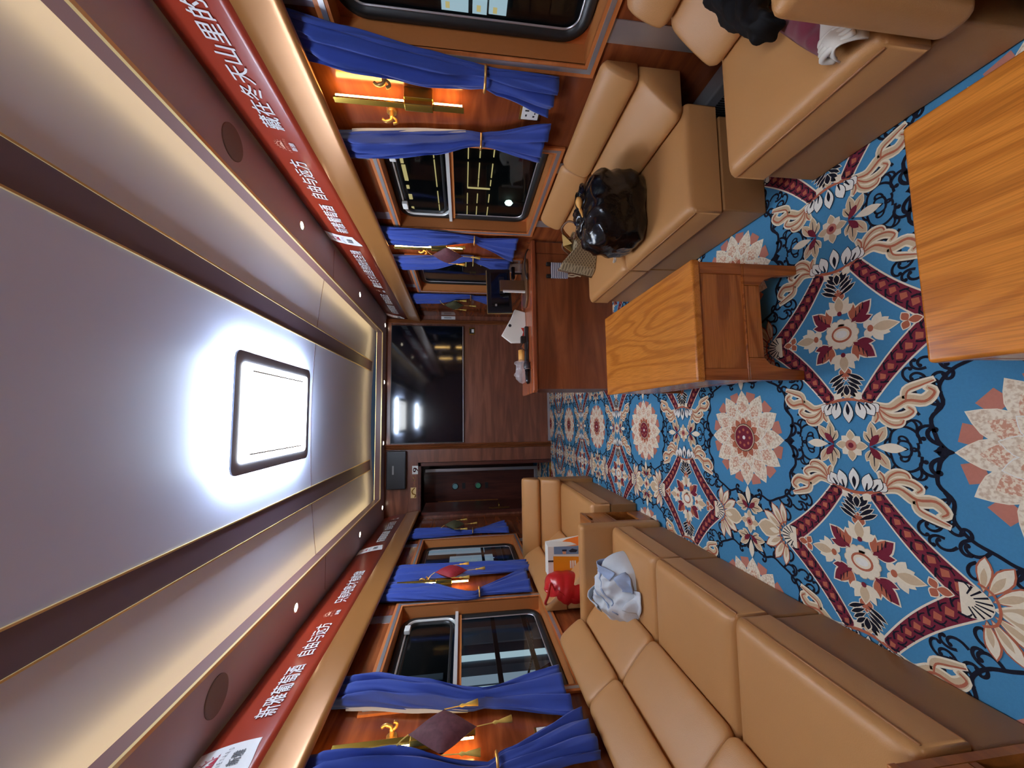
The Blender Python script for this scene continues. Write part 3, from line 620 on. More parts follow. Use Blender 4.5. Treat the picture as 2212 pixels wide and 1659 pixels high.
for a in (-50, 0, 50): r = math.radians(180 - a); I.leaf(5, 'cream' if a else 'beige', 0.222, 0.03 * math.sin(math.radians(a)), r, 0.026 if a else 0.034, 0.03, 0.45, out='cream', e=0.003)
sym(I, True, False)
# fan and half lotus at the tips
I = Inlay(); I.poly(5, 'cream', [(0.042 * math.cos(math.radians(a)), 0.262 + 0.05 * math.sin(math.radians(a))) for a in range(-20, 201, 20)])
for k in range(8): a = math.radians(12 + k * 22); I.stroke(6, 'black', [(0.016 * math.cos(a), 0.256 + 0.02 * math.sin(a)), (0.04 * math.cos(a), 0.262 + 0.048 * math.sin(a))], 0.003, 0.005, n=1)
for a, ln, wd in ((-74, .085, .026), (74, .085, .026), (-52, .095, .03), (52, .095, .03), (-28, .10, .034), (28, .10, .034), (0, .118, .062)):
    r = math.radians(90 + a); x0, y0 = 0.038 * math.cos(r), 0.285 + 0.03 * math.sin(r)
    I.leaf(6 if a else 7, 'cream' if a else 'beige', x0, y0, r + math.radians(a * 0.12), ln, wd, 0.62, out='rust' if a else 'cream', e=0.004 if a else 0.007)
    if a: I.leaf(7, 'beige', x0, y0, r + math.radians(a * .12), ln * .7, wd * .5, 0.6)
I.leaf(8, 'cream', 0, 0.325, PI / 2, 0.05, 0.022, 0.5)
I.stroke(8, 'rust', [(-0.052, 0.285), (-0.036, 0.312), (0, 0.322), (0.036, 0.312), (0.052, 0.285)], 0.006)
sym(I, False, True)
# heart of the lozenge
I = Inlay()
for k in range(12): a = 2 * PI * k / 12; I.disc(6, 'cream', 0.038 * math.cos(a), 0.043 * math.sin(a), 0.014, out='beige', e=0.002, n=10)
I.disc(6, 'cream', 0, 0, 0.036, 0.042); I.disc(7, 'rust', 0, 0, 0.028, 0.035); I.disc(8, 'cream', 0, 0, 0.021, 0.028); I.disc(9, 'white', 0, 0, 0.013, 0.02)
T += I
I = Inlay()
for (ang, ln, wd) in ((48, .085, .044),):
    r = math.radians(ang); x, y = 0.034, 0.036
    I.leaf(5, 'maroon', x, y, r, ln, wd, 0.5, out='cream', e=0.005); I.leaf(6, 'rust', x + .008, y - .002, r - .12, ln * .78, wd * .42, 0.5)
    for t in (.25, .45, .62): I.stroke(7, 'black', [(x + ln * t * math.cos(r), y + ln * t * math.sin(r)), (x + ln * (t + .16) * math.cos(r) + .012, y + ln * (t + .16) * math.sin(r) - .008)], 0.004, 0.002, n=1)
    I.leaf(5, 'maroon', x - .002, y + .012, r + .55, ln * .62, wd * .5, 0.5, out='cream', e=0.004); I.leaf(5, 'rust', x + .012, y - .002, r - .6, ln * .6, wd * .5, 0.5, out='cream', e=0.004)
sym(I)
I = Inlay()       # lily and black plume along x
for a, ln in ((-64, .05), (64, .05), (-34, .058), (34, .058)): I.leaf(7, 'cream', 0.072, 0, math.radians(a), ln, 0.022, 0.55, out='cream', e=.003)
I.leaf(8, 'beige', 0.07, 0, 0, 0.06, 0.03, 0.5, out='cream', e=.004); I.disc(9, 'maroon', 0.072, 0, 0.008)
I.leaf(5, 'rust', 0.112, 0, 0, 0.046, 0.04, 0.4, out='cream', e=.003)
for k in range(5):
    t = k / 4; x = 0.135 + 0.055 * t; ln = 0.062 - 0.026 * t
    for s_ in (-1, 1): I.leaf(5 + (k % 2), 'black', x, s_ * .004, s_ * math.radians(62 - 20 * t), ln, 0.013, 0.6, out='cream', e=.0028)
I.leaf(7, 'black', 0.175, 0, 0, 0.036, 0.02, 0.6, out='cream', e=.003)
sym(I, True, False)
I = Inlay()       # lilies and rust buds along y
for a, ln in ((-58, .05), (58, .05), (-130, .034), (130, .034), (-26, .052), (26, .052)): I.leaf(6, 'cream', 0, 0.098, PI / 2 + math.radians(a), ln, 0.024, 0.55, out='cream', e=.003)
I.leaf(7, 'beige', 0, 0.098, PI / 2, 0.074, 0.03, 0.45, out='cream', e=.004); I.disc(8, 'rust', 0, 0.093, 0.011, 0.009)
for a in (-120, 0, 120): I.leaf(6, 'rust', 0, 0.196, PI / 2 + math.radians(a), 0.028 if a else .036, 0.022, 0.5, out='cream', e=.003)
sym(I, False, True)
# flower and leaf pair between lozenges (along x, at the cell edge), then the same turned for the other edge
def knot():
    J = Inlay()
    for k in range(8): J.leaf(5, 'cream' if k % 2 else 'beige', 0, 0, 2 * PI * k / 8, 0.05 if k % 2 == 0 else .04, 0.024, 0.6, out='cream', e=.003)
    J.disc(7, 'peach', 0, 0, 0.018); J.disc(8, 'maroon', 0, 0, 0.009)
    for s_ in (-1, 1):
        y = s_ * 0.058
        for a, ln, wd in ((0, .075, .024), (58, .064, .028), (-58, .064, .028), (92, .066, .026), (-92, .066, .026), (118, .04, .02), (-118, .04, .02)):
            r = s_ * PI / 2 + math.radians(a); bx_, by_ = 0.012 * math.cos(r), y + s_ * 0.012 + 0.012 * math.sin(r)
            J.leaf(5, 'beige' if a else 'cream', bx_, by_, r, ln, wd, 0.55, out='cream', e=.003)
            if a: J.stroke(6, 'black' if abs(a) > 90 else 'rust', [(bx_, by_), (bx_ + ln * .75 * math.cos(r), by_ + ln * .75 * math.sin(r))], 0.005, 0.002, n=1)
        for a in (52, -52): r = s_ * PI / 2 + math.radians(a); J.leaf(7, 'maroon', 0, y, r, .05, .022, 0.6)
        J.leaf(8, 'black', 0, y + s_ * .01, s_ * PI / 2, .012, .006)
    return J
KN = knot(); KN.items = [(L + 5, c, p) for L, c, p in KN.items]
T += KN.shift(PX_ / 2, 0); T += KN.rot().shift(0, QY_ / 2)
# acanthus scrolls spreading from the crowns
I = Inlay()
for pts, w0, w1, wm in ((((0.245, 0.082), (0.256, 0.125), (0.232, 0.168), (0.236, 0.212), (0.212, 0.236), (0.198, 0.222)), .011, .009, .027), (((0.236, 0.165), (0.205, 0.172), (0.190, 0.206), (0.178, 0.238)), .009, .005, .017), (((0.252, 0.088), (0.280, 0.120), (0.282, 0.158), (0.266, 0.182), (0.252, 0.170)), .008, .007, .018), (((0.258, 0.090), (0.286, 0.100), (0.304, 0.124), (0.303, 0.148), (0.290, 0.156)), .008, .007, .017), (((0.258, 0.084), (0.282, 0.086), (0.298, 0.076)), .010, .003, .017)):
    I.stroke(5, 'beige', pts, w0, w1, out='cream', e=.0055, wm=wm); I.stroke(6, 'rust', [(p[0] + .003, p[1] + .004) for p in pts], .004, .004, wm=wm * .28)
sym(I)
# rosette at the cell corner
I = Inlay()
for k in range(12):
    a = 2 * PI * (k + .5) / 12; c_, s_ = math.cos(a), math.sin(a); r0, r1, h = 0.165, 0.21, 0.026
    I.poly(3, 'peach', [(r0 * c_ - h * s_, r0 * s_ + h * c_), (r1 * c_ - h * s_, r1 * s_ + h * c_), (r1 * c_ + h * s_, r1 * s_ - h * c_), (r0 * c_ + h * s_, r0 * s_ - h * c_)])
for k in range(12): a = 2 * PI * k / 12; I.leaf(5, 'cream2', 0.07 * math.cos(a), 0.07 * math.sin(a), a, 0.145, 0.078, 0.5, out='cream', e=.003); I.leaf(6, 'speck', 0.07 * math.cos(a), 0.07 * math.sin(a), a, 0.10, 0.06, 0.5)
for k in range(12): a = 2 * PI * (k + .5) / 12; I.leaf(8, 'cream2', 0.05 * math.cos(a), 0.05 * math.sin(a), a, 0.085, 0.052, 0.5, out='white', e=.0025); I.leaf(9, 'speck', 0.05 * math.cos(a), 0.05 * math.sin(a), a, 0.055, 0.036, 0.5)
for k in range(12): a = 2 * PI * k / 12; I.leaf(10, 'rust', 0.045 * math.cos(a), 0.045 * math.sin(a), a, 0.048, 0.034, 0.45, out='cream', e=.0025)
I.disc(11, 'black', 0, 0, 0.064); I.disc(12, 'beige', 0, 0, 0.061); I.disc(13, 'maroon', 0, 0, 0.056)
for k in range(8): a = 2 * PI * k / 8; I.disc(14, 'rust', 0.035 * math.cos(a), 0.035 * math.sin(a), 0.007, n=8)
I.disc(14, 'white', 0, 0, 0.009, n=10)
T += I.shift(PX_ / 2, QY_ / 2)
# dark vines around the rosette
I = Inlay()
def vine(pts, curls, w=.013):
    I.stroke(2, 'black', pts, w, w * .8, n=4)
    for (x, y, a, sz, tn) in curls: I.curl(2, 'black', x, y, math.radians(a), sz, tn, w * .85)
vine([(0.04, 0.255), (0.09, 0.262), (0.13, 0.232), (0.18, 0.236), (0.222, 0.205), (0.244, 0.160), (0.262, 0.118), (0.248, 0.075), (0.258, 0.035)],
     [(0.07, 0.26, 75, .055, 1), (0.11, 0.25, -50, .04, 1), (0.13, 0.232, 110, .05, -1), (0.16, 0.233, 60, .065, -1), (0.185, 0.233, 20, .05, 1), (0.222, 0.205, 80, .05, -1), (0.222, 0.205, -150, .03, -1), (0.24, 0.17, 20, .055, 1), (0.262, 0.118, 60, .05, -1), (0.262, 0.118, -10, .05, 1), (0.248, 0.075, 150, .028, 1), (0.25, 0.075, 0, .04, -1), (0.258, 0.035, 40, .04, 1)], .0105)
vine([(0.16, 0.233), (0.2, 0.262), (0.195, 0.3), (0.165, 0.312)], [(0.2, 0.262, 10, .045, 1), (0.195, 0.3, 70, .05, -1)], .009)
vine([(0.0, 0.232), (0.024, 0.25), (0.04, 0.255)], [(0.02, 0.25, 80, .05, -1), (0.012, 0.24, 100, .025, 1)])
vine([(0.018, 0.292), (0.05, 0.300), (0.066, 0.33), (0.05, 0.362), (0.015, 0.372)], [(0.05, 0.30, -30, .045, 1), (0.066, 0.33, 20, .05, 1), (0.066, 0.33, -20, .05, -1), (0.05, 0.362, 50, .045, -1), (0.03, .37, 110, .04, 1), (0.02, .30, 210, .03, -1)], .008)
vine([(0.0, 0.315), (0.02, 0.322), (0.022, 0.345), (0.0, 0.352)], [(0.02, 0.322, 0, .03, 1)], .007); I.leaf(2, 'black', 0.0, 0.322, PI / 2, 0.024, 0.012)
I.leaf(2, 'black', 0.0, 0.215, PI / 2, 0.05, 0.022)
for (x, y, a, sz, tn) in ((0.10, 0.288, 20, .05, 1), (0.13, 0.275, 100, .05, -1), (0.105, 0.33, 60, .045, 1), (0.14, 0.315, 200, .04, -1), (0.25, 0.235, 30, .05, 1), (0.235, 0.26, 120, .045, -1), (0.275, 0.20, 70, .05, -1), (0.29, 0.15, 0, .045, 1), (0.30, 0.10, 80, .045, -1), (0.285, 0.07, -20, .04, 1), (0.21, 0.275, 170, .04, 1)): I.curl(2, 'black', x, y, math.radians(a), sz, tn, .008)
for a in (30, 90, 150): I.leaf(2, 'black', 0.247 + .012 * math.cos(math.radians(a - 90)), .012 * math.sin(math.radians(a - 90)), math.radians(a - 90), .03, .018)
I.curl(2, 'black', 0.245, 0.0, math.radians(70), .05, -1, .009)
vine([(0.262, 0.035), (0.29, 0.02), (0.31, 0.035)], [(0.31, 0.035, 60, .035, 1), (0.29, 0.02, -40, .03, -1)], .008)
for q_ in (I, I.dup(-1, 1), I.dup(1, -1), I.dup(-1, -1)): T += q_.shift(PX_ / 2, QY_ / 2)
# write every repeat of the pattern into one carpet mesh
cm = MB(); cm.mat('pile_blue'); cm.poly([(-1.41, YB, 0), (1.5, YB, 0), (1.5, YE, 0), (-1.41, YE, 0)])
cv = MB(); cv.mat('pile_blue'); cv.poly([(-1.56, YE, 0), (-.68, YE, 0), (-.68, 7.0, 0), (-1.56, 7.0, 0)])
cc = [(L, 'pile_' + c, pts, sum(p[0] for p in pts) / len(pts), sum(p[1] for p in pts) / len(pts)) for L, c, pts in T.items]
for i in range(-2, 4):
    for j in range(-2, 7):
        ox, oy = MX + i * PX_, MY + j * QY_
        for qi, (L, c, pts, ax, ay) in enumerate(cc):
            if -1.1 < ax + ox < 1.42 and -0.6 < ay + oy < 6.6:
                if (ax + ox < -0.8 or ax + ox > 1.05) and L > 0 and ay + oy < 5.3: continue
                ys_ = [p[1] + oy for p in pts]; xs_ = [p[0] + ox for p in pts]
                if max(ys_) < YE: tgt = cm
                elif min(ys_) > YE and min(xs_) > -1.56 and max(xs_) < -.68: tgt = cv
                else: continue
                tgt.mat(c); tgt.poly([(p[0] + ox, p[1] + oy, 0.0004 * L + 1.7e-5 * (qi % 23)) for p in pts])
o = cm.build('carpet'); tag(o, 'blue wall-to-wall carpet patterned with cream rosettes and braided lozenges', 'carpet')
o = cv.build('vestibule_carpet'); tag(o, 'patterned carpet in the dark vestibule beyond the open doorway', 'carpet')
# ================================================================ SEATING
def sofa(side, wall_x, xf, ys, name_label, group, zs=0.362, zc=0.215, seat_b=None, prof=None, arms=(), ends=(), base_y=None, base_lo=0.0):
    """side +1: against the right wall. xf front edge; ys joints between seats; prof: back profile as distances from the wall"""
    d = lambda k: wall_x - side * k
    mid = (ys[0] + ys[-1]) / 2; e = thing('sofa', name_label, 'sofa', ((xf + wall_x) / 2, mid, 0), group)
    b0, b1, b2 = prof
    xb = seat_b
    for a, b in zip(ys[:-1], ys[1:]):
        g = 0.004
        # base box
        xa = xf + side * 0.013; xe = d(0.22)
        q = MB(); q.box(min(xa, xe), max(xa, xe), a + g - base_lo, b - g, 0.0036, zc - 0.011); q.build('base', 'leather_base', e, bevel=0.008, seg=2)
        # seat cushion: box with a soft crown
        q = MB(); r = 0.03; nx, ny = 10, 12; x0, x1 = xf, d(b0 - 0.06); lo, hi = min(x0, x1), max(x0, x1); front = (x0 == lo)
        def top(u, v):
            eu = min(u / 0.10, 1) if front else min((1 - u) / 0.10, 1); ev = min(v / 0.06, (1 - v) / 0.06, 1)
            f = (1 - (1 - eu) ** 2.2) * (1 - (1 - ev) ** 2.2); return zs - 0.028 + 0.028 * max(f, 0) ** 0.5 + 0.006 * math.sin(PI * u) * math.sin(PI * v)
        us = [0, .02, .05, .09, .14, .25, .4, .6, .75, .86, .91, .95, .98, 1]; vv = [0, .012, .03, .06, .12, .3, .5, .7, .88, .94, .97, .988, 1]
        n = q.add([(lo + (hi - lo) * u, a + g + (b - a - 2 * g) * v, top(u, v)) for u in us for v in vv])
        for i in range(len(us) - 1):
            for j in range(len(vv) - 1): q.face((n + i * len(vv) + j, n + (i + 1) * len(vv) + j, n + (i + 1) * len(vv) + j + 1, n + i * len(vv) + j + 1))
        m_ = q.add([(lo + (hi - lo) * u, a + g + (b - a - 2 * g) * v, zc) for u in us for v in vv]); W = len(vv)
        for i in range(len(us) - 1):
            for j in (0, W - 1): q.face((n + i * W + j, n + (i + 1) * W + j, m_ + (i + 1) * W + j, m_ + i * W + j))
        for j in range(W - 1):
            for i in (0, len(us) - 1): q.face((n + i * W + j, n + i * W + j + 1, m_ + i * W + j + 1, m_ + i * W + j))
        q.face([m_, m_ + W - 1, m_ + len(us) * W - 1, m_ + (len(us) - 1) * W])
        seat = q.build('seat_cushion', 'leather', e, smooth=True); bv = seat.modifiers.new('edge', 'BEVEL'); bv.width = 0.014; bv.segments = 3; bv.limit_method = 'ANGLE'; bv.angle_limit = math.radians(50)
        pz = zs - 0.034; q = MB(); q.tube([(xf - side * 0.001, y, pz) for y in (a + .015, (a + b) / 2, b - .015)], 0.0032, 6); q.build('piping', 'piping', seat, smooth=True)
        q = MB(); q.tube([(xf + side * 0.002, y, zc + .002) for y in (a + .01, (a + b) / 2, b - .01)], 0.003, 6); q.build('lower_piping', 'piping', seat, smooth=True)
    # backrests: lower and upper rolls
    zl, zm, zu = zs - 0.005, zs + 0.19, zs + 0.355
    n = len(ys) - 1; cuts = ys
    for a, b in zip(cuts[:-1], cuts[1:]):
        def roll(nm, pr, r):
            q = MB(); g = 0.003; K = [0, .006, .016, .032]; rings = []
            cx = sum(p[0] for p in pr) / len(pr); cy = sum(p[1] for p in pr) / len(pr)
            for yy, f in [(a + g + k, 1 - r * (1 - k / K[-1]) ** 2.2) for k in K] + [(b - g - k, 1 - r * (1 - k / K[-1]) ** 2.2) for k in K[::-1]]:
                rings.append([(cx + (px - cx) * f, yy, cy + (pz - cy) * f) for px, pz in pr])
            q.loft(rings); return q.build(nm, 'leather', e, smooth=True)
        lp = crom([(d(b0 - .02), zl, 0), (d(b0 + .008), zl + .03, 0), (d((b0 + b1) / 2 + .026), (zl + zm) / 2, 0), (d(b1 + .014), zm - .02, 0), (d(b1 - .02), zm, 0)], 4)
        roll('lower_backrest', [(p.x, p.y) for p in lp] + [(d(0.012), zm), (d(0.012), zl)], 0.16)
        up = crom([(d(b1 - .022), zm - .002, 0), (d(b1 + .008), zm + .022, 0), (d((b1 + b2) / 2 + .018), (zm + zu) / 2 - .01, 0), (d(b2 + .006), zu - .03, 0), (d(b2 - .03), zu, 0), (d(.012), zu - .012, 0)], 4)
        roll('upper_backrest', [(p.x, p.y) for p in up] + [(d(0.012), zm - .002)], 0.16)
    for (a, b, zt, z0, x_front) in arms:
        xw = d(0.03); lo, hi = min(x_front, xw), max(x_front, xw)
        q = MB(); q.box(lo, hi, a, b, z0, zt); q.build('armrest', 'leather', e, bevel=0.028, seg=4)
    return e
RB = (0.235, 0.10, 0.06); LB = (0.31, 0.15, 0.075)
S_R2 = sofa(1, XR, 0.84, [1.38, 2.03, 2.66], 'tan leather sofa under the right-hand window carrying the black bin bag', 'tan leather sofas', prof=RB)
S_R1 = sofa(1, XR, 0.84, [0.665, 1.17], 'tan leather seat nearest the viewer on the right with clothes on it', 'tan leather sofas', prof=RB, arms=((0.58, 0.655, 0.655, 0.215, 0.825),), base_lo=0.05)
S_R0 = sofa(1, XR, 0.84, [-0.75, -0.1, 0.572], 'tan leather sofa on the right beside the viewer, beyond the near armrest', 'tan leather sofas', prof=RB)
S_L1 = sofa(-1, XL, -0.718, [0.735, 1.283, 1.835, 2.38], 'long tan leather sofa on the left with the pale denim jacket', 'tan leather sofas', prof=LB, arms=((2.385, 2.475, 0.555, 0.0036, -0.705),))
# far sofa on the left: L-shaped, its return back faces the viewer
S_L2 = sofa(-1, XL, -0.655, [2.745, 3.72], 'tan leather corner sofa at the far left by the doorway', 'tan leather sofas', prof=LB)
d = lambda k: XL + k
def return_back():
    e = S_L2; x0, x1 = -0.625, -1.13
    for nm, pr in (('end_lower_backrest', [(3.62, .355), (3.60, .39), (3.625, .46), (3.68, .535), (3.71, .55), (3.86, .55), (3.86, .355)]), ('end_upper_backrest', [(3.695, .552), (3.672, .58), (3.70, .65), (3.745, .705), (3.79, .718), (3.845, .70), (3.86, .552)])):
        pp = [(p.x, p.y) for p in crom([(a, b, 0) for a, b in pr[:5]], 4)] + pr[5:]
        cx = sum(p[0] for p in pp) / len(pp); cy = sum(p[1] for p in pp) / len(pp); rings = []
        for x, f in ((x0, .88), (x0 - .006, .95), (x0 - .02, .99), (x0 - .04, 1), (x1 + .04, 1), (x1 - .26, .99)): rings.append([(x, cx + (a - cx) * f, cy + (b - cy) * f) for a, b in pp])
        q = MB(); q.loft(rings); q.build(nm, 'leather', e, smooth=True)
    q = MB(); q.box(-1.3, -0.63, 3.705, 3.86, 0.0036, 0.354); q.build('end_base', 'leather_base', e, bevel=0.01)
return_back()
# ---------------------------------------------------------------- side cabinets
def cabinet(y0, y1, xf, xw, label):
    e = thing('side_cabinet', label, 'side cabinet', ((xf + xw) / 2, (y0 + y1) / 2, 0), 'wooden side cabinets'); zt = 0.452; lo = min(xf, xw); F0 = 0.0036
    q = MB(); q.box(xw, xf, y0, y0 + .018, F0, zt - .02); q.box(xw, xf, y1 - .018, y1, F0, zt - .02); q.box(xw, xw + .015, y0, y1, F0, zt - .02); q.box(xw, xf, y0, y1, F0, .03); q.build('carcass', 'cabinet_wood', e)
    q = MB(); q.box(xw, xf + .004, y0, y1, zt - .02, zt); q.build('top', 'cabinet_wood', e, bevel=.003)
    q = MB(); ym = (y0 + y1) / 2; zb = 0.285
    # drawer front with a scooped finger notch in its top edge
    pr = [(y0 + .02, zb), (y1 - .02, zb), (y1 - .02, zt - .023), (ym + .075, zt - .023)] + [(ym + .075 - .15 * k / 8, zt - .023 - .028 * math.sin(PI * k / 8)) for k in range(1, 8)] + [(ym - .075, zt - .023), (y0 + .02, zt - .023)]
    q.prism(pr, 0, xf - .018, xf); q.build('drawer', 'cabinet_wood', e)
    bx('shelf', 'cabinet_wood', e, xw + .015, xf - .002, y0 + .018, y1 - .018, .262, .28)
    bx('lower_panel', 'cabinet_wood', e, xf - .016, xf - .001, y0 + .018, y1 - .018, .03, .1)
    bx('niche_back', 'dark_gap', e, xw + .1, xw + .11, y0 + .018, y1 - .018, .03, .262)
cabinet(2.49, 2.73, -0.715, -1.32, 'wooden side cabinet with open niche between the two left-hand sofas')
cabinet(0.44, 0.72, -0.715, -1.32, 'wooden side cabinet at the near end of the long left sofa')
# ---------------------------------------------------------------- coffee tables
def table(x0, x1, y0, y1, label):
    e = thing('coffee_table', label, 'coffee table', ((x0 + x1) / 2, (y0 + y1) / 2, 0), 'oak coffee tables'); zt = 0.45
    q = MB(); q.box(x0, x1, y0, y1, zt - .034, zt); q.build('tabletop', 'table_oak', e, bevel=.008, seg=3)
    a, b = x0 + .006, x1 - .006; c, d_ = y0 + .006, y1 - .006; T_ = .03
    for yy, nm in ((c, 'end_panel'), (d_ - .022, 'end_panel')):
        q = MB(); q.box(a + .045, b - .045, yy + .006, yy + .022, .24, zt - .034); q.build(nm, 'table_oak_side', e)
        q = MB(); q.box(a, b, yy, yy + .026, .232, .24); q.box(a, a + .045, yy, yy + .026, .24, zt - .034); q.box(b - .045, b, yy, yy + .026, .24, zt - .034); q.build('end_frame', 'table_oak_leg', e, bevel=.0025, seg=1)
        q = MB(); q.box(a + .085, b - .085, yy + .002, yy + .026, .166, .232); q.build('end_rail', 'table_oak_side', e, bevel=.003, seg=1)
    for xx in (a, b - .022):
        q = MB(); q.box(xx, xx + .022, c + .026, d_ - .026, .24, zt - .034); q.build('side_panel', 'table_oak_side', e)
        q = MB(); q.box(xx, xx + .022, c + .085, d_ - .085, .166, .232); q.build('side_rail', 'table_oak_side', e, bevel=.003, seg=1)
    bx('shelf', 'table_oak', e, a + .01, b - .01, c + .01, d_ - .01, .21, .225)
    for xx, sx in ((a, 1), (b, -1)):
        for yy, sy in ((c, 1), (d_, -1)):
            # bracket foot: an L of two shaped boards
            q = MB()
            prof = [(0, .0036), (.036, .0036), (.042, .06), (.05, .11), (.062, .145), (.085, .166), (.085, .232), (0, .232)]
            q.prism([(xx + sx * u, z) for u, z in prof], 1, yy, yy + sy * T_); q.prism([(yy + sy * u, z) for u, z in [(max(u_, T_ - .002), z_ - (.0006 if z_ > .2 else 0)) for u_, z_ in prof]], 0, xx + sx * .0005, xx + sx * (T_ - .001))
            q.build('leg', 'table_oak_leg', e, bevel=.003, seg=1)
table(0.116, 0.578, 1.262, 2.13, 'oak coffee table farther down the aisle, in front of the desk')
table(0.086, 0.548, -0.34, 0.583, 'oak coffee table nearest the viewer, cut off by the picture edge')
# ---------------------------------------------------------------- desk
e = thing('desk', 'brown wooden desk standing across the right half of the room', 'desk', (0.85, 3.33, 0))
q = MB(); q.prism([(0.19, 3.045), (0.21, 3.022), (1.49, 3.022), (1.49, 3.6), (0.19, 3.6)], 2, 0.684, 0.722); q.build('desktop', 'desk_top_wood', e, bevel=.008, seg=2)
bx('front_panel', 'desk_wood', e, 0.222, 1.39, 3.062, 3.082, 0.0036, 0.684)
bx('edge_post', 'desk_wood', e, 1.393, 1.49, 3.058, 3.082, 0.0036, 0.684)
bx('side_panel', 'end_wood', e, 0.222, 0.242, 3.082, 3.57, 0.0036, 0.684)
# ================================================================ WALL FITTINGS
def cinterp(rows, z):
    """rows of (z, centre, half width, depth), top first"""
    for (a, b) in zip(rows[:-1], rows[1:]):
        if b[0] <= z <= a[0]:
            t = (a[0] - z) / (a[0] - b[0]); s = t * t * (3 - 2 * t); t = 0.5 * t + 0.5 * s
            return [a[k] + (b[k] - a[k]) * t for k in (1, 2, 3)]
    return list(rows[-1][1:])
def curtain(s, xw, rows, label, np_=5, tie=1.2, ph=0.0, lining=0):
    z1, z0 = rows[0][0], rows[-1][0]; yc0 = rows[0][1]
    e = thing('curtain', label, 'curtain', (xw - s * 0.04, rows[-1][1], z0), 'blue tied window curtains')
    rings = []; K = 46; A = 72
    for i in range(K + 1):
        z = z1 + (z0 - z1) * i / K; yc, hw, dp = cinterp(rows, z); rg = []
        near = math.exp(-((z - tie) / 0.10) ** 2) if tie else 0
        for k in range(A):
            a = 2 * PI * k / A; u = math.cos(a); v = math.sin(a)
            fold = math.sin(np_ * 2.2 * u + ph + 1.1 * math.sin(z * 3 + ph)) * 0.7 + 0.4 * math.sin(np_ * 4.1 * u + ph * 2 + z * 2)
            amp = 0.52 * dp * (1 - 0.5 * near)
            x = 0.012 + dp * 0.5 + dp * 0.5 * (abs(v) ** 0.7) * (1 if v > 0 else -1) + (amp * fold * (abs(v) ** 0.5) if v > 0 else 0)
            y = yc + hw * (abs(u) ** 0.8) * (1 if u > 0 else -1) + 0.004 * math.sin(z * 21 + k)
            x = min(x, 0.062 + max(0, 1.885 - z) * .8)
            rg.append((xw - s * max(x, 0.004), y, z + (0.008 * math.sin(2.2 * u + ph) if i == K else 0)))
        rings.append(rg)
    q = MB(); q.loft(rings); q.build('cloth', 'curtain_blue', e, smooth=True)
    if lining:
        q = MB(); n = 20; L_ = []
        for i in range(n + 1):
            z = 1.86 + (1.28 - 1.86) * i / n; yc, hw, dp = cinterp(rows, z); b = 0.009 * math.sin(PI * i / n) - .002
            L_.append([(xw - s * .03, yc + lining * (hw * .95), z), (xw - s * .014, yc + lining * (hw + b - .004), z)])
        q.loft(L_, cap=False, close=False); q.build('lining_edge', 'curtain_lining', e, solid=.002)
    if tie:
        yc, hw, dp = cinterp(rows, tie); q = MB(); pts = [(xw - s * .002, yc + hw + .012, tie), (xw - s * .03, yc + hw + .014, tie), (xw - s * (dp + .03), yc + hw * .8, tie), (xw - s * (dp + .042), yc, tie), (xw - s * (dp + .03), yc - hw * .8, tie), (xw - s * .03, yc - hw - .014, tie)]
        q.tube(crom(pts, 5), .006, 8); t_ = q.build('tieback', 'hook_gold', e, smooth=True)
        q = MB(); q.lathe([(.02, 0), (.02, -s * .006), (.012, -s * .01), (.001, -s * .01)], (xw, yc + hw + .012, tie), 0, 16); q.build('rosette', 'hook_gold', t_)
def cr_(zt, yt, ht, yti, hti, yb, hb, zb, mid=None, dp=(.05, .034, .06)):
    r = [(zt, yt, ht, dp[0])]
    if mid: r += mid
    return r + [(1.26, yti, hti * 1.25, dp[1]), (1.2, yti, hti, dp[1]), (1.14, (yti * 2 + yb) / 3, hti * 1.25, dp[1] * 1.1), (zb, yb, hb, dp[2])]
curtain(1, XR, cr_(1.965, 1.40, .085, 1.515, .047, 1.56, .088, .885, [(1.75, 1.44, .085, .055), (1.45, 1.49, .075, .05)]), 'blue curtain on the right wall beside the window nearest the viewer', 4)
curtain(1, XR, cr_(1.965, 1.985, .08, 1.885, .037, 1.86, .13, .862, [(1.75, 1.97, .085, .05), (1.45, 1.925, .07, .045)]), 'blue curtain at the near side of the right-hand sash window', 4, ph=1.0, lining=-1)
curtain(1, XR, cr_(1.965, 3.0, .13, 3.02, .042, 3.16, .2, .84, [(1.6, 3.02, .125, .05)]), 'blue curtain at the far side of the right-hand sash window', 5, ph=2.0)
curtain(1, XR, cr_(1.965, 3.53, .14, 3.40, .04, 3.56, .165, .858, [(1.6, 3.5, .12, .05)]), 'blue curtain on the right wall behind the monitor, near side of its window', 5, ph=.5)
curtain(1, XR, cr_(1.965, 4.62, .16, 4.53, .045, 4.66, .16, .86, [(1.6, 4.6, .14, .05)]), 'blue curtain on the right wall closest to the television', 5, ph=2.6)
curtain(-1, XL, cr_(1.965, 1.63, .12, 1.57, .045, 1.69, .115, .76, [(1.6, 1.62, .1, .055)]), 'blue curtain on the left wall cut off by the lower picture edge', 5, tie=1.17, ph=.3)
curtain(-1, XL, cr_(1.965, 2.12, .1, 1.975, .05, 1.955, .155, .795, [(1.75, 2.1, .1, .06), (1.5, 2.03, .08, .055)]), 'blue curtain at the near side of the left-hand sash window', 4, tie=0, ph=1.7, lining=-1)
curtain(-1, XL, cr_(1.965, 3.2, .14, 3.06, .042, 3.23, .19, .76, [(1.6, 3.17, .13, .05)]), 'blue curtain at the far side of the left-hand sash window', 5, tie=1.175, ph=2.2)
curtain(-1, XL, [(1.965, 3.52, .16, .055), (1.5, 3.54, .13, .05), (1.1, 3.55, .11, .05), (.705, 3.55, .09, .045)], 'blue curtain hanging untied on the left behind the red cushion', 4, tie=0, ph=.9)
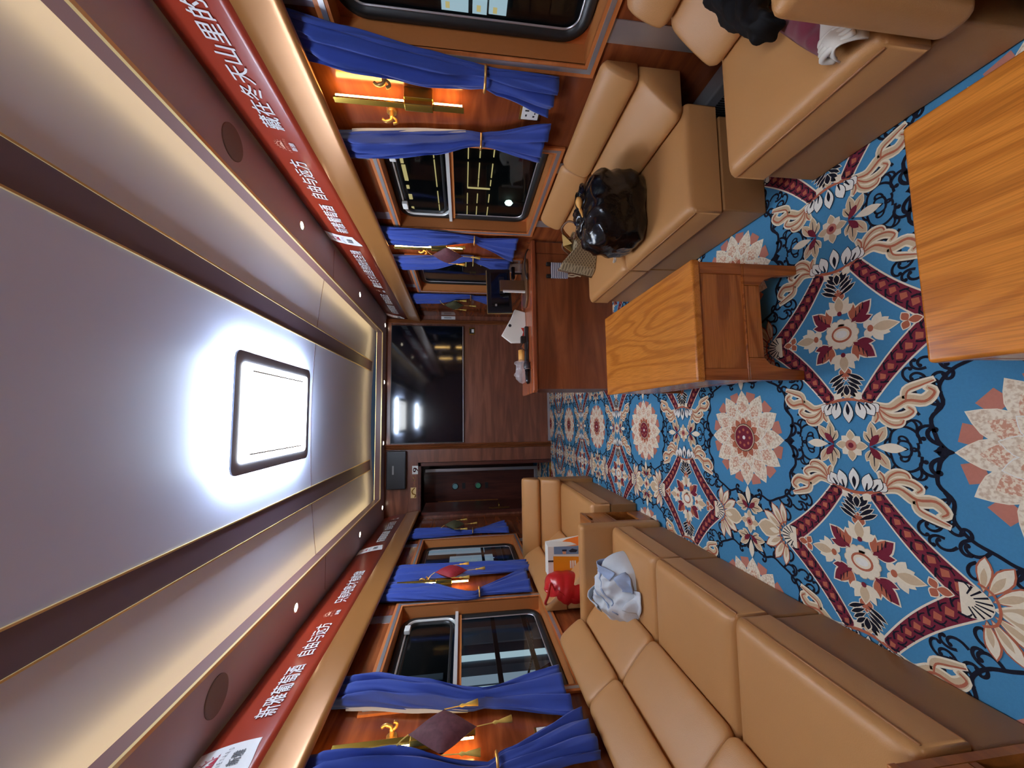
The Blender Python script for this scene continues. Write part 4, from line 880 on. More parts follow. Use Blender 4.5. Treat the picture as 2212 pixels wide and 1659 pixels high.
curtain(-1, XL, cr_(1.965, 4.67, .15, 4.67, .04, 4.76, .19, .765, [(1.6, 4.68, .13, .05)]), 'blue curtain on the left wall closest to the doorway', 5, tie=1.185, ph=.2)
# ---- sconces: gold bar on a bracket, two LED tubes behind it facing the wall
def sconce(s, xw, y, z0, z1, label):
    e = thing('wall_sconce', label, 'wall lamp', (xw, y, (z0 + z1) / 2), 'linear gold wall sconces'); d = lambda k: xw - s * k; zb = z0 + (z1 - z0) * .245; zt = zb + .13
    def b(nm, mt, a, c, y0, y1, za, zc, **k): return bx(nm, mt, e, min(d(a), d(c)), max(d(a), d(c)), y0, y1, za, zc, **k)
    b('bracket', 'gold_bar', 0, .05, y - .028, y + .028, zb, zt, bevel=.003); b('bar', 'gold_bar', .062, .072, y - .015, y + .015, z0, z1, bevel=.002)
    b('box', 'gold_bar', .045, .08, y - .02, y + .02, zb, zt, bevel=.005)
    for za, zc in ((z0 + .008, zb - .004), (zt + .004, z1 - .008)): 
        q = MB(); q.tube([(d(.052), y, za), (d(.052), y, zc)], .009, 10); q.build('led_tube', 'sconce_led', e)
sconce(1, XR, 1.66, 1.29, 1.87, 'linear gold sconce glowing on the right wall between two robe hooks')
sconce(1, XR, 3.16, 1.29, 1.87, 'linear gold sconce on the right wall half hidden behind the dark hanging cushion')
sconce(-1, XL, 1.735, 1.25, 1.835, 'linear gold sconce on the left wall behind the maroon hanging cushion')
sconce(-1, XL, 3.28, 1.25, 1.835, 'linear gold sconce on the left wall behind the red hanging cushion')
def hook(s, xw, y, z, label):
    e = thing('robe_hook', label, 'hook', (xw, y, z), 'gold robe hooks'); d = lambda k: xw - s * k
    q = MB(); q.lathe([(.024, 0), (.024, -s * .008), (.02, -s * .012), (.001, -s * .012)], (xw, y, z), 0, 20); q.build('plate', 'hook_gold', e, smooth=False)
    q = MB(); q.tube(crom([(d(.01), y, z), (d(.03), y, z), (d(.045), y + .004, z + .006), (d(.05), y + .008, z + .03), (d(.04), y + .008, z + .045)], 4), [.011] * 6 + [.009] * 6 + [.007] * 5, 10); q.build('prong', 'hook_gold', e, smooth=True)
    q = MB(); q.tube(crom([(d(.03), y, z - .002), (d(.045), y, z - .02), (d(.06), y, z - .022), (d(.066), y, z - .008)], 4), .007, 8); q.build('lower_prong', 'hook_gold', e, smooth=True)
hook(1, XR, 1.575, 1.635, 'robe hook on the right wall between the sconce and the nearest curtain'); hook(1, XR, 1.78, 1.64, 'robe hook on the right wall on the far side of the first sconce')
hook(1, XR, 3.27, 1.635, 'robe hook on the right wall beside the half-hidden sconce'); hook(-1, XL, 1.845, 1.615, 'robe hook on the left wall between the sconce and the sash window curtain')
hook(-1, XL, 1.66, 1.635, 'robe hook on the left wall at the lower picture edge'); hook(-1, XL, 3.37, 1.62, 'robe hook on the left wall beside the red hanging cushion')
# ---- hanging brocade cushions with tassels
def tassel(par, top, down, sag=(0, 0, 0)):
    t = Vector(top); q = MB(); m = t + Vector(down) * .45 + Vector(sag); q.tube([t, (t + m) / 2, m], .002, 5)
    o = q.build('tassel', 'tassel_gold', par); b = t + Vector(down)
    q = MB(); q.tube([m, m + (b - m) * .12, m + (b - m) * .3, m + (b - m) * .45, b], [.003, .007, .0045, .007, .014], 9); q.build('fringe', 'tassel_gold', o, smooth=True)
def pendant(s, xw, y, z, hy, hz, mt, label):
    e = thing('hanging_cushion', label, 'hanging cushion', (xw - s * .1, y, z - hz), 'tasselled brocade cushions'); q = MB(); n = 12; x = xw - s * .115
    def P(u, v, sg):       # u, v in -1..1 on the diamond's own axes
        yy = y + (u - v) * .5 * hy * 1.0; zz = z + (u + v) * .5 * hz; th = .034 * ((1 - abs(u) ** 2.4) * (1 - abs(v) ** 2.4)) ** .6
        return (x - s * sg * th, yy, zz)
    for sg in (-1, 1):
        a = q.add([P(-1 + 2 * i / n, -1 + 2 * j / n, sg) for i in range(n + 1) for j in range(n + 1)])
        for i in range(n):
            for j in range(n): q.face((a + i * (n + 1) + j, a + (i + 1) * (n + 1) + j, a + (i + 1) * (n + 1) + j + 1, a + i * (n + 1) + j + 1))
    q.build('cushion', mt, e, smooth=True)
    q = MB(); q.tube(crom([(x, y, z + hz), (x + s * .03, y, z + hz + .04), (x + s * .07, y, z + hz + .06)], 4), .0025, 5); q.build('cord', 'tassel_gold', e)
    tassel(e, (x, y + hy, z), (0, .02, -.15)); tassel(e, (x, y - hy, z), (0, -.01, -.15)); tassel(e, (x, y, z - hz), (0, .02, -.15))
pendant(1, XR, 3.17, 1.425, .165, .13, 'brocade_maroon', 'dark brocade cushion with gold tassels hung on the right wall')
pendant(-1, XL, 1.70, 1.385, .115, .14, 'brocade_maroon', 'maroon brocade cushion with gold tassels hung by the left sconce')
pendant(-1, XL, 3.33, 1.40, .13, .135, 'brocade_red', 'bright red cushion with gold tassels hung between two left curtains')
pendant(1, XR, 4.62, 1.40, .18, .12, 'brocade_green', 'dark green cushion with gold tassels hung beyond the monitor')
pendant(-1, XL, 4.72, 1.40, .19, .12, 'brocade_green', 'dark green cushion with gold tassels hung behind the far left curtain')
# ---- sockets, plates, signs
def socket(s, xw, y, z, label):
    e = thing('wall_socket', label, 'socket', (xw, y, z), 'white wall sockets'); d = lambda k: xw - s * k
    bx('frame', 'brass', e, min(d(0), d(.01)), max(d(0), d(.01)), y - .052, y + .05, z - .05, z + .052, bevel=.002); bx('plate', 'white_plastic', e, min(d(.01), d(.016)), max(d(.01), d(.016)), y - .04, y + .04, z - .042, z + .042, bevel=.002)
    q = MB()
    for yy, zz, a, b in ((-.015, .018, .004, .010), (.014, .02, .006, .004), (-.018, -.02, .005, .005), (.0, -.022, .005, .003), (.018, -.018, .005, .005)): q.box(min(d(.0158), d(.0166)), max(d(.0158), d(.0166)), y + yy - a, y + yy + a, z + zz - b, z + zz + b)
    q.build('slots', 'black_plastic', e)
socket(1, XR, 1.70, .965, 'white socket in a brass frame on the right wall under the curtain'); socket(-1, XL, 1.745, .935, 'white socket in a brass frame on the left wall between two curtains')
e = thing('wall_switch', 'small recessed white switch under the television', 'switch', (1.27, YE, 1.135))
bx('frame', 'brass', e, 1.22, 1.325, YE - .012, YE, 1.115, 1.205, bevel=.003); bx('recess', 'black_plastic', e, 1.235, 1.31, YE - .0135, YE - .012, 1.125, 1.195); bx('rocker', 'white_plastic', e, 1.25, 1.298, YE - .02, YE - .0135, 1.13, 1.165, bevel=.002)
e = thing('thermostat_plate', 'narrow white label plate on the right wall beside the television', 'label plate', (1.47, YE, 1.5)); pl = bx('plate', 'white_plastic', e, 1.445, 1.492, YE - .006, YE, 1.405, 1.61, bevel=.002)
q = MB(); q.box(1.46, 1.478, YE - .0068, YE - .006, 1.46, 1.57); q.box(1.465, 1.474, YE - .0068, YE - .006, 1.435, 1.445); q.box(1.462, 1.476, YE - .0068, YE - .006, 1.415, 1.42); q.build('print', 'grey_plastic', e)
e = thing('television', 'large black television on the end wall mirroring the ceiling lamps', 'television', (.48, YE, 1.8))
bx('casing', 'black_plastic', e, -0.365, 1.333, YE - .05, YE - .002, 1.285, 2.315, bevel=.004); bx('screen', 'screen', e, -.355, 1.323, YE - .053, YE - .0495, 1.305, 2.305); bx('bottom_trim', 'aluminium', e, -.36, 1.328, YE - .0545, YE - .05, 1.289, 1.297)
e = thing('speaker_box', 'black wall speaker box above the doorway', 'speaker', (-.72, YE, 2.2)); bx('cabinet', 'black_plastic', e, -.99, -.465, YE - .09, YE, 2.088, 2.352, bevel=.012); bx('badge', 'grey_plastic', e, -.785, -.665, YE - .092, YE - .09, 2.25, 2.272); bx('front_ridge', 'dark_plastic', e, -.975, -.48, YE - .094, YE - .09, 2.108, 2.116)
e = thing('number_sign', 'white sign with a dark red 9 over the doorway', 'sign', (-.735, YE, 1.93)); bx('card', 'paper_white', e, -.80, -.683, YE - .006, YE, 1.925, 2.012); text_mesh('9', 1, 1, lambda u, v: (-.77 + .06 * u, YE - .0066, 1.931 + .07 * v), .02, 'numeral', 'logo_maroon', e)
e = thing('gold_ornament', 'gold wall ornament shaped like running animals over the doorway', 'ornament', (-.97, YE, 1.99))
q = MB(); q.tube(crom([(-1.12, YE - .01, 1.972), (-1.085, YE - .012, 1.965), (-1.07, YE - .014, 2.0), (-1.03, YE - .014, 2.01), (-.99, YE - .012, 1.975)], 5), .007, 8); q.build('body', 'brass', e, smooth=True)
q = MB()
for x, z, r in ((-.955, 1.975, .006), (-.93, 1.98, .005), (-.89, 1.975, .011), (-.885, 2.005, .006), (-.85, 1.99, .012)): q.lathe([(.001, -r), (r, 0), (.001, r)], (x, YE - .01, z), 2, 8)
q.box(-1.13, -.985, YE - .005, YE, 1.955, 2.03); q.build('backplate', 'gold_trim', e)
# ================================================================ THINGS ON THE DESK
ZD = 0.7225
e = thing('monitor', 'black desktop monitor seen from behind on the desk', 'monitor', (1.12, 3.33, ZD)); 
def mp(u, v, k): # u across (left 0.9 .. right 1.36), v up, k depth; panel turned and leaning
    return Vector((0.915 + .455 * u - .10 * k, 3.22 + .16 * u + k * .95 + v * .02, .862 + .215 * v - .0 * u + .03 * u * 0))
def mslab(nm, mt, u0, u1, v0, v1, k0, k1, par=e, bevel=0.0):
    q = MB(); n = q.add([mp(u, v, k) for k in (k0, k1) for u, v in ((u0, v0), (u1, v0), (u1, v1), (u0, v1))])
    for f in ((3, 2, 1, 0), (4, 5, 6, 7), (0, 1, 5, 4), (1, 2, 6, 5), (2, 3, 7, 6), (3, 0, 4, 7)): q.face([n + i for i in f])
    return q.build(nm, mt, par, bevel=bevel)
mslab('rear_shell', 'black_plastic', 0, 1, 0, 1, 0, .03, bevel=.004); mslab('bezel_edge', 'gold_lining', -.004, 1.004, -.012, 1.012, .03, .036); mslab('screen', 'screen', .01, .99, .02, .98, .036, .038)
mslab('rear_bulge', 'black_gloss', .12, .9, .1, .86, -.015, .0, bevel=.006); mslab('badge', 'grey_plastic', .12, .17, .62, .70, -.0165, -.015)
mslab('hinge_plate', 'black_plastic', .40, .78, .28, .50, -.03, -.015, bevel=.003)
q = MB(); q.prism([(1.118, 3.235), (1.225, 3.27), (1.22, 3.29), (1.113, 3.255)], 2, ZD + .02, .965); q.build('stand_neck', 'bamboo' if False else 'stand_bronze' if 'stand_bronze' in M else plain('stand_bronze', rgb(120, 88, 58), .3, .3).name, e, bevel=.003)
q = MB(); q.prism([(1.105, 3.23), (1.12, 3.235), (1.115, 3.25), (1.10, 3.245)], 2, ZD + .02, .94); q.build('neck_edge', 'white_plastic', e)
q = MB(); q.prism(rrect(.98, 1.42, 3.17, 3.40, .1, 8), 2, ZD, ZD + .02); q.build('stand_base', 'stand_bronze', e, bevel=.006)
q = MB(); q.tube(crom([(1.455, 3.13, ZD + .006), (1.40, 3.125, ZD + .03), (1.32, 3.14, ZD + .035), (1.24, 3.14, ZD + .03), (1.19, 3.15, ZD + .01), (1.25, 3.165, ZD + .008)], 5), .006, 8); tag(q.build('black_cable', 'black_plastic', smooth=True), 'black cable looping across the right end of the desk', 'cable')
e = thing('webcam', 'small black webcam on a stem beside the monitor', 'webcam', (1.36, 3.40, ZD)); bx('foot', 'black_plastic', e, 1.32, 1.41, 3.42, 3.48, ZD, ZD + .012, bevel=.003); bx('stem', 'black_plastic', e, 1.352, 1.364, 3.444, 3.456, ZD + .012, ZD + .08); bx('head', 'black_gloss', e, 1.30, 1.42, 3.43, 3.47, ZD + .08, ZD + .115, bevel=.01)
e = thing('framed_photo', 'small picture frame leaning on the right wall behind the monitor', 'picture frame', (1.45, 3.5, ZD)); bx('frame', 'aluminium', e, 1.40, 1.49, 3.52, 3.535, ZD, ZD + .13, bevel=.003); bx('picture', 'peach_print' if 'peach_print' in M else plain('peach_print', rgb(170, 150, 136), .4).name, e, 1.41, 1.482, 3.517, 3.52, ZD + .02, ZD + .12)
# white paper carrier with a red mark
e = thing('white_carrier_bag', 'white paper carrier bag with a red mark standing on the desk', 'bag', (.83, 3.36, ZD))
q = MB(); f = [(.66, 3.30, ZD), (.955, 3.36, ZD), (.985, 3.37, ZD + .095), (.90, 3.36, ZD + .13), (.73, 3.33, ZD + .225), (.66, 3.315, ZD + .14)]; bk = [(x + .01, y + .06, z * .995 + .003) for x, y, z in f]
q.loft([f, [(x, y + .03, z) for x, y, z in f], bk]); o = q.build('bag_body', 'paper_white', e, bevel=.004)
q = MB(); q.poly([(.70, 3.3, ZD + .012), (.80, 3.3215, ZD + .012), (.80, 3.3215, ZD + .05), (.76, 3.313, ZD + .03), (.70, 3.3, ZD + .05)]); q.build('red_mark', 'print_red', e)
q = MB(); q.lathe([(.014, 0), (.001, -.001)], (.82, 3.322, ZD + .15), 1, 12); q.build('handle_hole', 'black_plastic', e)
e = thing('power_strip', 'long black power strip lying on the desk', 'power strip', (.62, 3.27, ZD)); bx('body', 'black_plastic', e, .47, .79, 3.21, 3.27, ZD, ZD + .032, bevel=.006); bx('grey_face', 'dark_plastic', e, .50, .78, 3.208, 3.211, ZD + .008, ZD + .02)
bx('plug', 'black_plastic', e, .64, .70, 3.2, 3.25, ZD + .032, ZD + .07, bevel=.004); q = MB(); q.tube(crom([(.64, 3.22, ZD + .05), (.60, 3.2, ZD + .07), (.57, 3.2, ZD + .03), (.60, 3.19, ZD + .012), (.66, 3.19, ZD + .01)], 5), .004, 6); q.build('cord', 'black_plastic', e, smooth=True)
q = MB(); q.tube([(.50, 3.36, ZD + .036), (.60, 3.37, ZD + .036)], .034, 14); tag(q.build('bamboo_cup', 'bamboo', smooth=True), 'yellow-brown rounded cup lying behind the power strip', 'cup')
e = thing('clear_plastic_bag', 'clear plastic carrier bag slumped on the left end of the desk', 'plastic bag', (.4, 3.3, ZD))
def blob(nm, mt, par, c, r, k=2, seed=0, amp=.2, freq=9, flat=2.6, ridge=True, res=4, sub=0, g2=.4):
    bm = bmesh.new(); bmesh.ops.create_icosphere(bm, subdivisions=res, radius=1); q = MB()
    for v in bm.verts:
        n = v.co.normalized(); m_ = (abs(n.x) ** flat + abs(n.y) ** flat + abs(n.z) ** flat) ** (-1 / flat); p = Vector((n.x * m_ * r[0], n.y * m_ * r[1], n.z * m_ * r[2]))
        f = noise.noise((p + Vector((seed, seed * 2, 0))) * freq); 
        if ridge: f = 1 - 2 * abs(f)
        g = noise.noise((p + Vector((seed, 3, 0))) * freq * 2.7); g = 1 - 2 * abs(g) if ridge else g
        p = p * (1 + amp * (f - .5) * .6 + amp * g2 * (g - .5)); v.co = p + Vector(c)
    q.v = [tuple(v.co) for v in bm.verts]; q.f = [tuple(v.index for v in f.verts) for f in bm.faces]; q.m = [0] * len(q.f); bm.free()
    return q.build(nm, mt, par, smooth=True)
blob('film', 'plastic_film', e, (.40, 3.31, ZD + .052), (.10, .06, .052), seed=2, amp=.3, freq=14)
for y_, x_ in ((3.28, .45), (3.31, .35)): q = MB(); q.tube(crom([(x_, y_, ZD + .08), (x_ + .01, y_, ZD + .115), (x_ + .03, y_, ZD + .11), (x_ + .035, y_, ZD + .08)], 4), .005, 7); q.build('handle', 'plastic_film', e, smooth=True)
e = thing('microphone', 'black wireless microphone lying in front of the clear bag', 'microphone', (.36, 3.17, ZD))
q = MB(); q.tube([(.275, 3.14, ZD + .022), (.30, 3.145, ZD + .024), (.40, 3.165, ZD + .024)], [.014, .02, .022], 14); q.build('handle', 'black_gloss', e, smooth=True)
q = MB(); q.tube([(.40, 3.165, ZD + .025), (.412, 3.167, ZD + .026), (.44, 3.172, ZD + .027), (.462, 3.176, ZD + .027), (.47, 3.178, ZD + .027)], [.024, .03, .031, .024, .01], 14); q.build('head', 'dark_plastic', e, smooth=True)
q = MB(); q.tube([(.398, 3.165, ZD + .025), (.404, 3.166, ZD + .025)], .0255, 14); q.build('ring', 'aluminium', e)
# striped pouch clipped to the desk front
e = thing('striped_pouch', 'blue and white striped pouch hanging on the desk front', 'pouch', (1.24, 3.05, .4)); 
q = MB(); q.box(1.17, 1.305, 3.03, 3.055, .402, .55); q.build('pouch', 'stripe_cloth', e, bevel=.006)
for x in (1.17, 1.275): bx('clip', 'black_plastic', e, x, x + .032, 3.028, 3.058, .55, .59, bevel=.008)
q = MB(); q.tube(crom([(1.19, 3.04, .402), (1.185, 3.035, .36), (1.2, 3.04, .31), (1.195, 3.04, .285)], 4), .006, 6); q.tube(crom([(1.2, 3.04, .402), (1.205, 3.035, .35), (1.19, 3.04, .29)], 4), .005, 6); q.build('cord', 'cream_cord', e)
# ================================================================ THINGS ON THE SOFAS
ZC = 0.366
e = thing('bin_bag', 'full black plastic bin bag sitting on the right-hand sofa', 'bag', (1.06, 1.86, ZC))
o = blob('sack', 'bag_black', e, (1.06, 1.825, ZC + .142), (.20, .145, .158), seed=5, amp=.13, freq=5, flat=3.6, res=6, g2=.30)
blob('gathered_top', 'bag_black', e, (1.1, 1.875, ZC + .275), (.13, .085, .05), seed=8, amp=.5, freq=14, flat=2.2, res=4)
q = MB(); 
rings = []
for t in range(7):
    f = t / 6; c = Vector((1.125 - .05 * f, 1.80 + .03 * f, ZC + .335 - .02 * f)); rings.append([c + Vector((0, .016 * math.cos(a), .012 * math.sin(a))) * (0.5 + math.sin(PI * min(f + .15, 1))) for a in (0, 1.05, 2.1, 3.14, 4.2, 5.25)])
q.loft(rings); q.build('wooden_scoop', 'bamboo', e, smooth=True)
q = MB(); q.tube([(1.075, 1.815, ZC + .322), (1.03, 1.82, ZC + .30), (1.0, 1.825, ZC + .285)], .008, 8); q.build('scoop_handle', 'bamboo', e, smooth=True)
e = thing('clear_film_pouch', 'crumpled translucent plastic film tucked against the bin bag', 'plastic film', (.98, 2.05, ZC))
q = MB(); L_ = []
for i in range(9):
    t = i / 8; p = Vector((1.13 - .19 * t, 2.05 + .015 * math.sin(6 * t), ZC + .27 - .20 * t)); L_.append([p + Vector((0.0, -.01, .03 * math.sin(3 * t + .5))), p + Vector((.03, .03, .0)), p + Vector((.015, .05 + .015 * math.sin(9 * t), -.05 - .02 * math.cos(7 * t)))])
q.loft(L_, cap=False, close=False); q.build('film', 'cloudy_film', e, smooth=True, solid=.003); q = MB(); q.tube([(1.05, 2.1, ZC + .16), (1.0, 2.105, ZC + .11)], .012, 6); q.build('mint_label', 'mint', e)
q = MB(); q.tube(crom([(.935, 2.06, ZC + .055), (.925, 2.055, ZC + .04), (.90, 2.06, ZC + .045), (.912, 2.06, ZC + .03), (.93, 2.06, ZC + .03)], 4), .004, 6); q.build('knot', 'paper_white', e)
# handbag
e = thing('handbag', 'brown lattice-pattern handbag slumped on the far seat of the right sofa', 'handbag', (1.09, 2.48, ZC))
q = MB(); fr = [(1.0, 2.56, ZC), (1.19, 2.475, ZC), (1.225, 2.45, ZC + .2), (1.13, 2.47, ZC + .165), (1.035, 2.54, ZC + .255)]; 
def thick(pl, dy): return [(x + .02, y + dy, z) for x, y, z in pl]
q.loft([[(x, y, z) for x, y, z in fr], [((x - 1.1) * 1.03 + 1.1, y - .04, z) for x, y, z in fr], thick(fr, -.09)]); o = q.build('body', 'lattice_leather', e, bevel=.012)
q = MB(); q.tube([fr[4], fr[3], fr[2]], .006, 6); q.tube([fr[1], fr[2]], .006, 6); q.tube([fr[0], fr[4]], .006, 6); q.tube([fr[0], fr[1]], .008, 6); q.build('trim', 'bag_brown', e, smooth=True)
q = MB(); q.loft([[(1.225, 2.45, ZC + .2), (1.23, 2.39, ZC + .26), (1.20, 2.36, ZC + .25)], [(1.13, 2.46, ZC + .165), (1.15, 2.40, ZC + .25), (1.15, 2.36, ZC + .2)]], cap=False, close=False); q.build('lining', 'gold_lining', e, solid=.004)
q = MB(); q.tube(crom([(1.2, 2.42, ZC + .2), (1.24, 2.36, ZC + .27), (1.26, 2.28, ZC + .25), (1.22, 2.25, ZC + .2), (1.18, 2.35, ZC + .19)], 5), .007, 8); q.tube(crom([(1.14, 2.5, ZC + .18), (1.17, 2.46, ZC + .24), (1.2, 2.4, ZC + .22), (1.2, 2.38, ZC + .16)], 5), .007, 8); q.build('handle', 'bag_brown', e, smooth=True)
bx('strap_tab', 'bag_brown', e, 1.14, 1.165, 2.472, 2.484, ZC + .1, ZC + .165, bevel=.003)
# denim jacket: a heap of cloth with long folds, collar and button band turned up towards the armrest
e = thing('denim_jacket', 'pale washed denim jacket crumpled on the long left sofa', 'jacket', (-.98, 2.15, ZC))
def jr(a):      # outline of the heap around its centre
    return .165 + .03 * math.cos(a * 2 + .2) + .016 * math.sin(a * 3 + 1) + .009 * math.sin(a * 7) + .035 * max(0, math.sin(a)) ** 2
JX, JY = -1.01, 2.14
def jh(x, y):
    dx, dy = x - JX, y - JY; r = math.hypot(dx, dy) / jr(math.atan2(dy, dx)); r = min(r, 1)
    f1 = noise.noise(Vector((x * 15 + y * 7, y * 5 - x * 3, 1.7))); f2 = noise.noise(Vector((x * 5 - y * 14, y * 6 + x * 12, 5.1))); f3 = noise.noise(Vector((x * 40, y * 34, 9)))
    dome = (1 - r ** 2.6) ** .55; lean = .085 + .10 * max(0, min(1, (y - 2.02) / .3))
    return ZC + max(.002, dome * (lean + .030 * (1 - 2 * (f1 * f1 + .004) ** .5) + .024 * (1 - 2 * (f2 * f2 + .004) ** .5) + .006 * f3))
q = MB(); nr, na = 34, 84; q.add([(JX, JY, jh(JX, JY))])
for i in range(1, nr + 1):
    for k in range(na):
        a = 2 * PI * k / na; rr_ = jr(a) * (i / nr) ** .8; x, y = JX + rr_ * math.cos(a), JY + rr_ * math.sin(a); q.add([(x, y, jh(x, y) if i < nr else ZC + .001)])
for k in range(na): q.face((0, 1 + k, 1 + (k + 1) % na))
for i in range(nr - 1):
    for k in range(na): q.face((1 + i * na + k, 1 + (i + 1) * na + k, 1 + (i + 1) * na + (k + 1) % na, 1 + i * na + (k + 1) % na))
q.build('body', 'denim_pale', e, smooth=True)
def ribbon(nm, mt, pts, wd, lift=.004, stand=0.0, n=5, th=.004):
    """a band laid over the heap; one edge may stand up"""
    P = crom([(x, y, 0) for x, y in pts], n); L_ = []
    for i, p in enumerate(P):
        d_ = (P[min(i + 1, len(P) - 1)] - P[max(i - 1, 0)]).normalized(); nx, ny = -d_.y, d_.x; row = []
        for j in range(5):
            t = j / 4 - .5; x, y = p.x + nx * wd * t, p.y + ny * wd * t; row.append((x, y, jh(x, y) + lift + stand * (j / 4) ** 1.5 + .002 * math.sin(i * 1.3)))
        L_.append(row)
    q = MB(); q.loft(L_, cap=False, close=False); return q.build(nm, mt, e, smooth=True, solid=th)
ribbon('collar', 'denim_edge', [(-.90, 2.30), (-.875, 2.23), (-.88, 2.15), (-.90, 2.08)], .045, .006, .035)
ribbon('collar', 'denim_edge', [(-.88, 2.06), (-.91, 2.03), (-.96, 2.02)], .05, .008, .03)
ribbon('button_band', 'denim_pale', [(-.93, 2.32), (-1.0, 2.30), (-1.06, 2.24), (-1.10, 2.15)], .035, .008, .02); ribbon('dark_inside', 'denim_dark', [(-.93, 2.27), (-.99, 2.26), (-1.04, 2.2)], .04, .003)
ribbon('seam', 'denim_edge', [(-.90, 2.16), (-.98, 2.12), (-1.05, 2.08)], .008, .003); ribbon('seam', 'denim_edge', [(-.95, 2.22), (-1.02, 2.16), (-1.09, 2.06)], .007, .003)
ribbon('cuff', 'denim_pale', [(-1.06, 2.0), (-1.0, 1.975), (-.94, 1.985)], .05, .01, .012)
q = MB(); q.lathe([(.007, 0), (.006, .003), (.001, .004)], (-1.04, 2.27, jh(-1.04, 2.27) + .02), 2, 12); q.build('button', 'brass', e)
# paper bag and red puffer on the far left sofa
e = thing('orange_paper_bag', 'white paper bag with an orange panel standing on the far left sofa', 'paper bag', (-1.1, 2.93, ZC))
xa, xb_ = -1.245, -.965; zt = .655
def pb(u, v, dy=0): return (xa + (xb_ - xa) * u, 2.90 + dy + .02 * v, ZC + (zt + .0 - ZC) * v)
q = MB(); q.loft([[pb(0, 0), pb(.86, 0), pb(.86, 1), pb(.06, 1)], [pb(0.02, 0, .06), pb(.9, 0, .06), pb(.9, 1, .06), pb(.08, 1, .06)], [pb(.02, 0, .12), pb(1.0, 0, .13), pb(.9, 1, .1), pb(.08, 1, .1)]]); q.build('bag_body', 'paper_white', e)
def panel(nm, mt, pts, dy=-.0015, par=e): q = MB(); q.poly([pb(u, v, dy) for u, v in pts]); return q.build(nm, mt, par)
panel('orange_panel', 'paper_orange', [(.03, .0), (.57, .0), (.61, .86), (.09, .86)]); panel('blue_scene', 'paper_blue', [(.64, .0), (.86, .0), (.86, .84), (.66, .84)])
panel('dark_shape', 'paper_navy', [(.70, .25), (.76, .2), (.80, .35), (.74, .45), (.70, .4)], -.0025); panel('white_shape', 'paper_white', [(.68, .0), (.78, .0), (.76, .16), (.70, .18)], -.0025); panel('printed_face', 'skin', [(.66, .52), (.73, .52), (.73, .62), (.66, .6)], -.0025); panel('printed_hat', 'paper_navy', [(.73, .50), (.78, .5), (.78, .62), (.73, .62)], -.0025)
for k in range(3): panel('white_print', 'paper_white', [(.28, .26 + .06 * k), (.48, .26 + .06 * k), (.48, .30 + .06 * k), (.28, .30 + .06 * k)], -.0025)
q = MB(); q.poly([(xb_ - .035, 2.902, ZC), (xb_ + .0, 3.02, ZC), (xb_ - .035, 3.0, zt - .06), (xb_ - .04, 2.915, zt - .1)]); q.build('flame_side', 'paper_flame', e); q = MB(); q.tube([pb(.48, .86), pb(.48, 1.0)], .006, 5); q.build('handle_slot', 'black_plastic', e)
e = thing('red_puffer_jacket', 'glossy red quilted jacket beside the orange paper bag', 'jacket', (-1.29, 2.84, ZC))
q = MB(); rings = []; nR = 40
for i in range(nR + 1):
    t = i / nR; z = ZC + .004 + .325 * t; f = max(.02, 1 - abs(2 * t - .92) ** 3.2) ** .5 if t < 1 else .02; rings.append([(-1.285 + .112 * f * (1 + .07 * abs(math.sin(PI * t * 4 + 1.5 * a)) ** .6) * math.cos(a), 2.85 + .118 * f * (1 + .07 * abs(math.sin(PI * t * 4 + 1.5 * a)) ** .6) * math.sin(a), z + .03 * math.cos(a) * f + .012 * math.sin(2 * a)) for a in [2 * PI * k / 32 for k in range(32)]])
q.loft(rings); q.build('quilted_body', 'red_puffer', e, smooth=True)
q = MB(); q.tube(crom([(-1.25, 2.76, ZC + .28), (-1.20, 2.75, ZC + .31), (-1.28, 2.74, ZC + .335), (-1.34, 2.76, ZC + .35), (-1.36, 2.78, ZC + .32)], 5), .010, 8, .5); q.tube(crom([(-1.25, 2.74, ZC + .26), (-1.30, 2.735, ZC + .18), (-1.33, 2.74, ZC + .08)], 5), .008, 8, .5); q.build('strap', 'red_puffer', e, smooth=True)
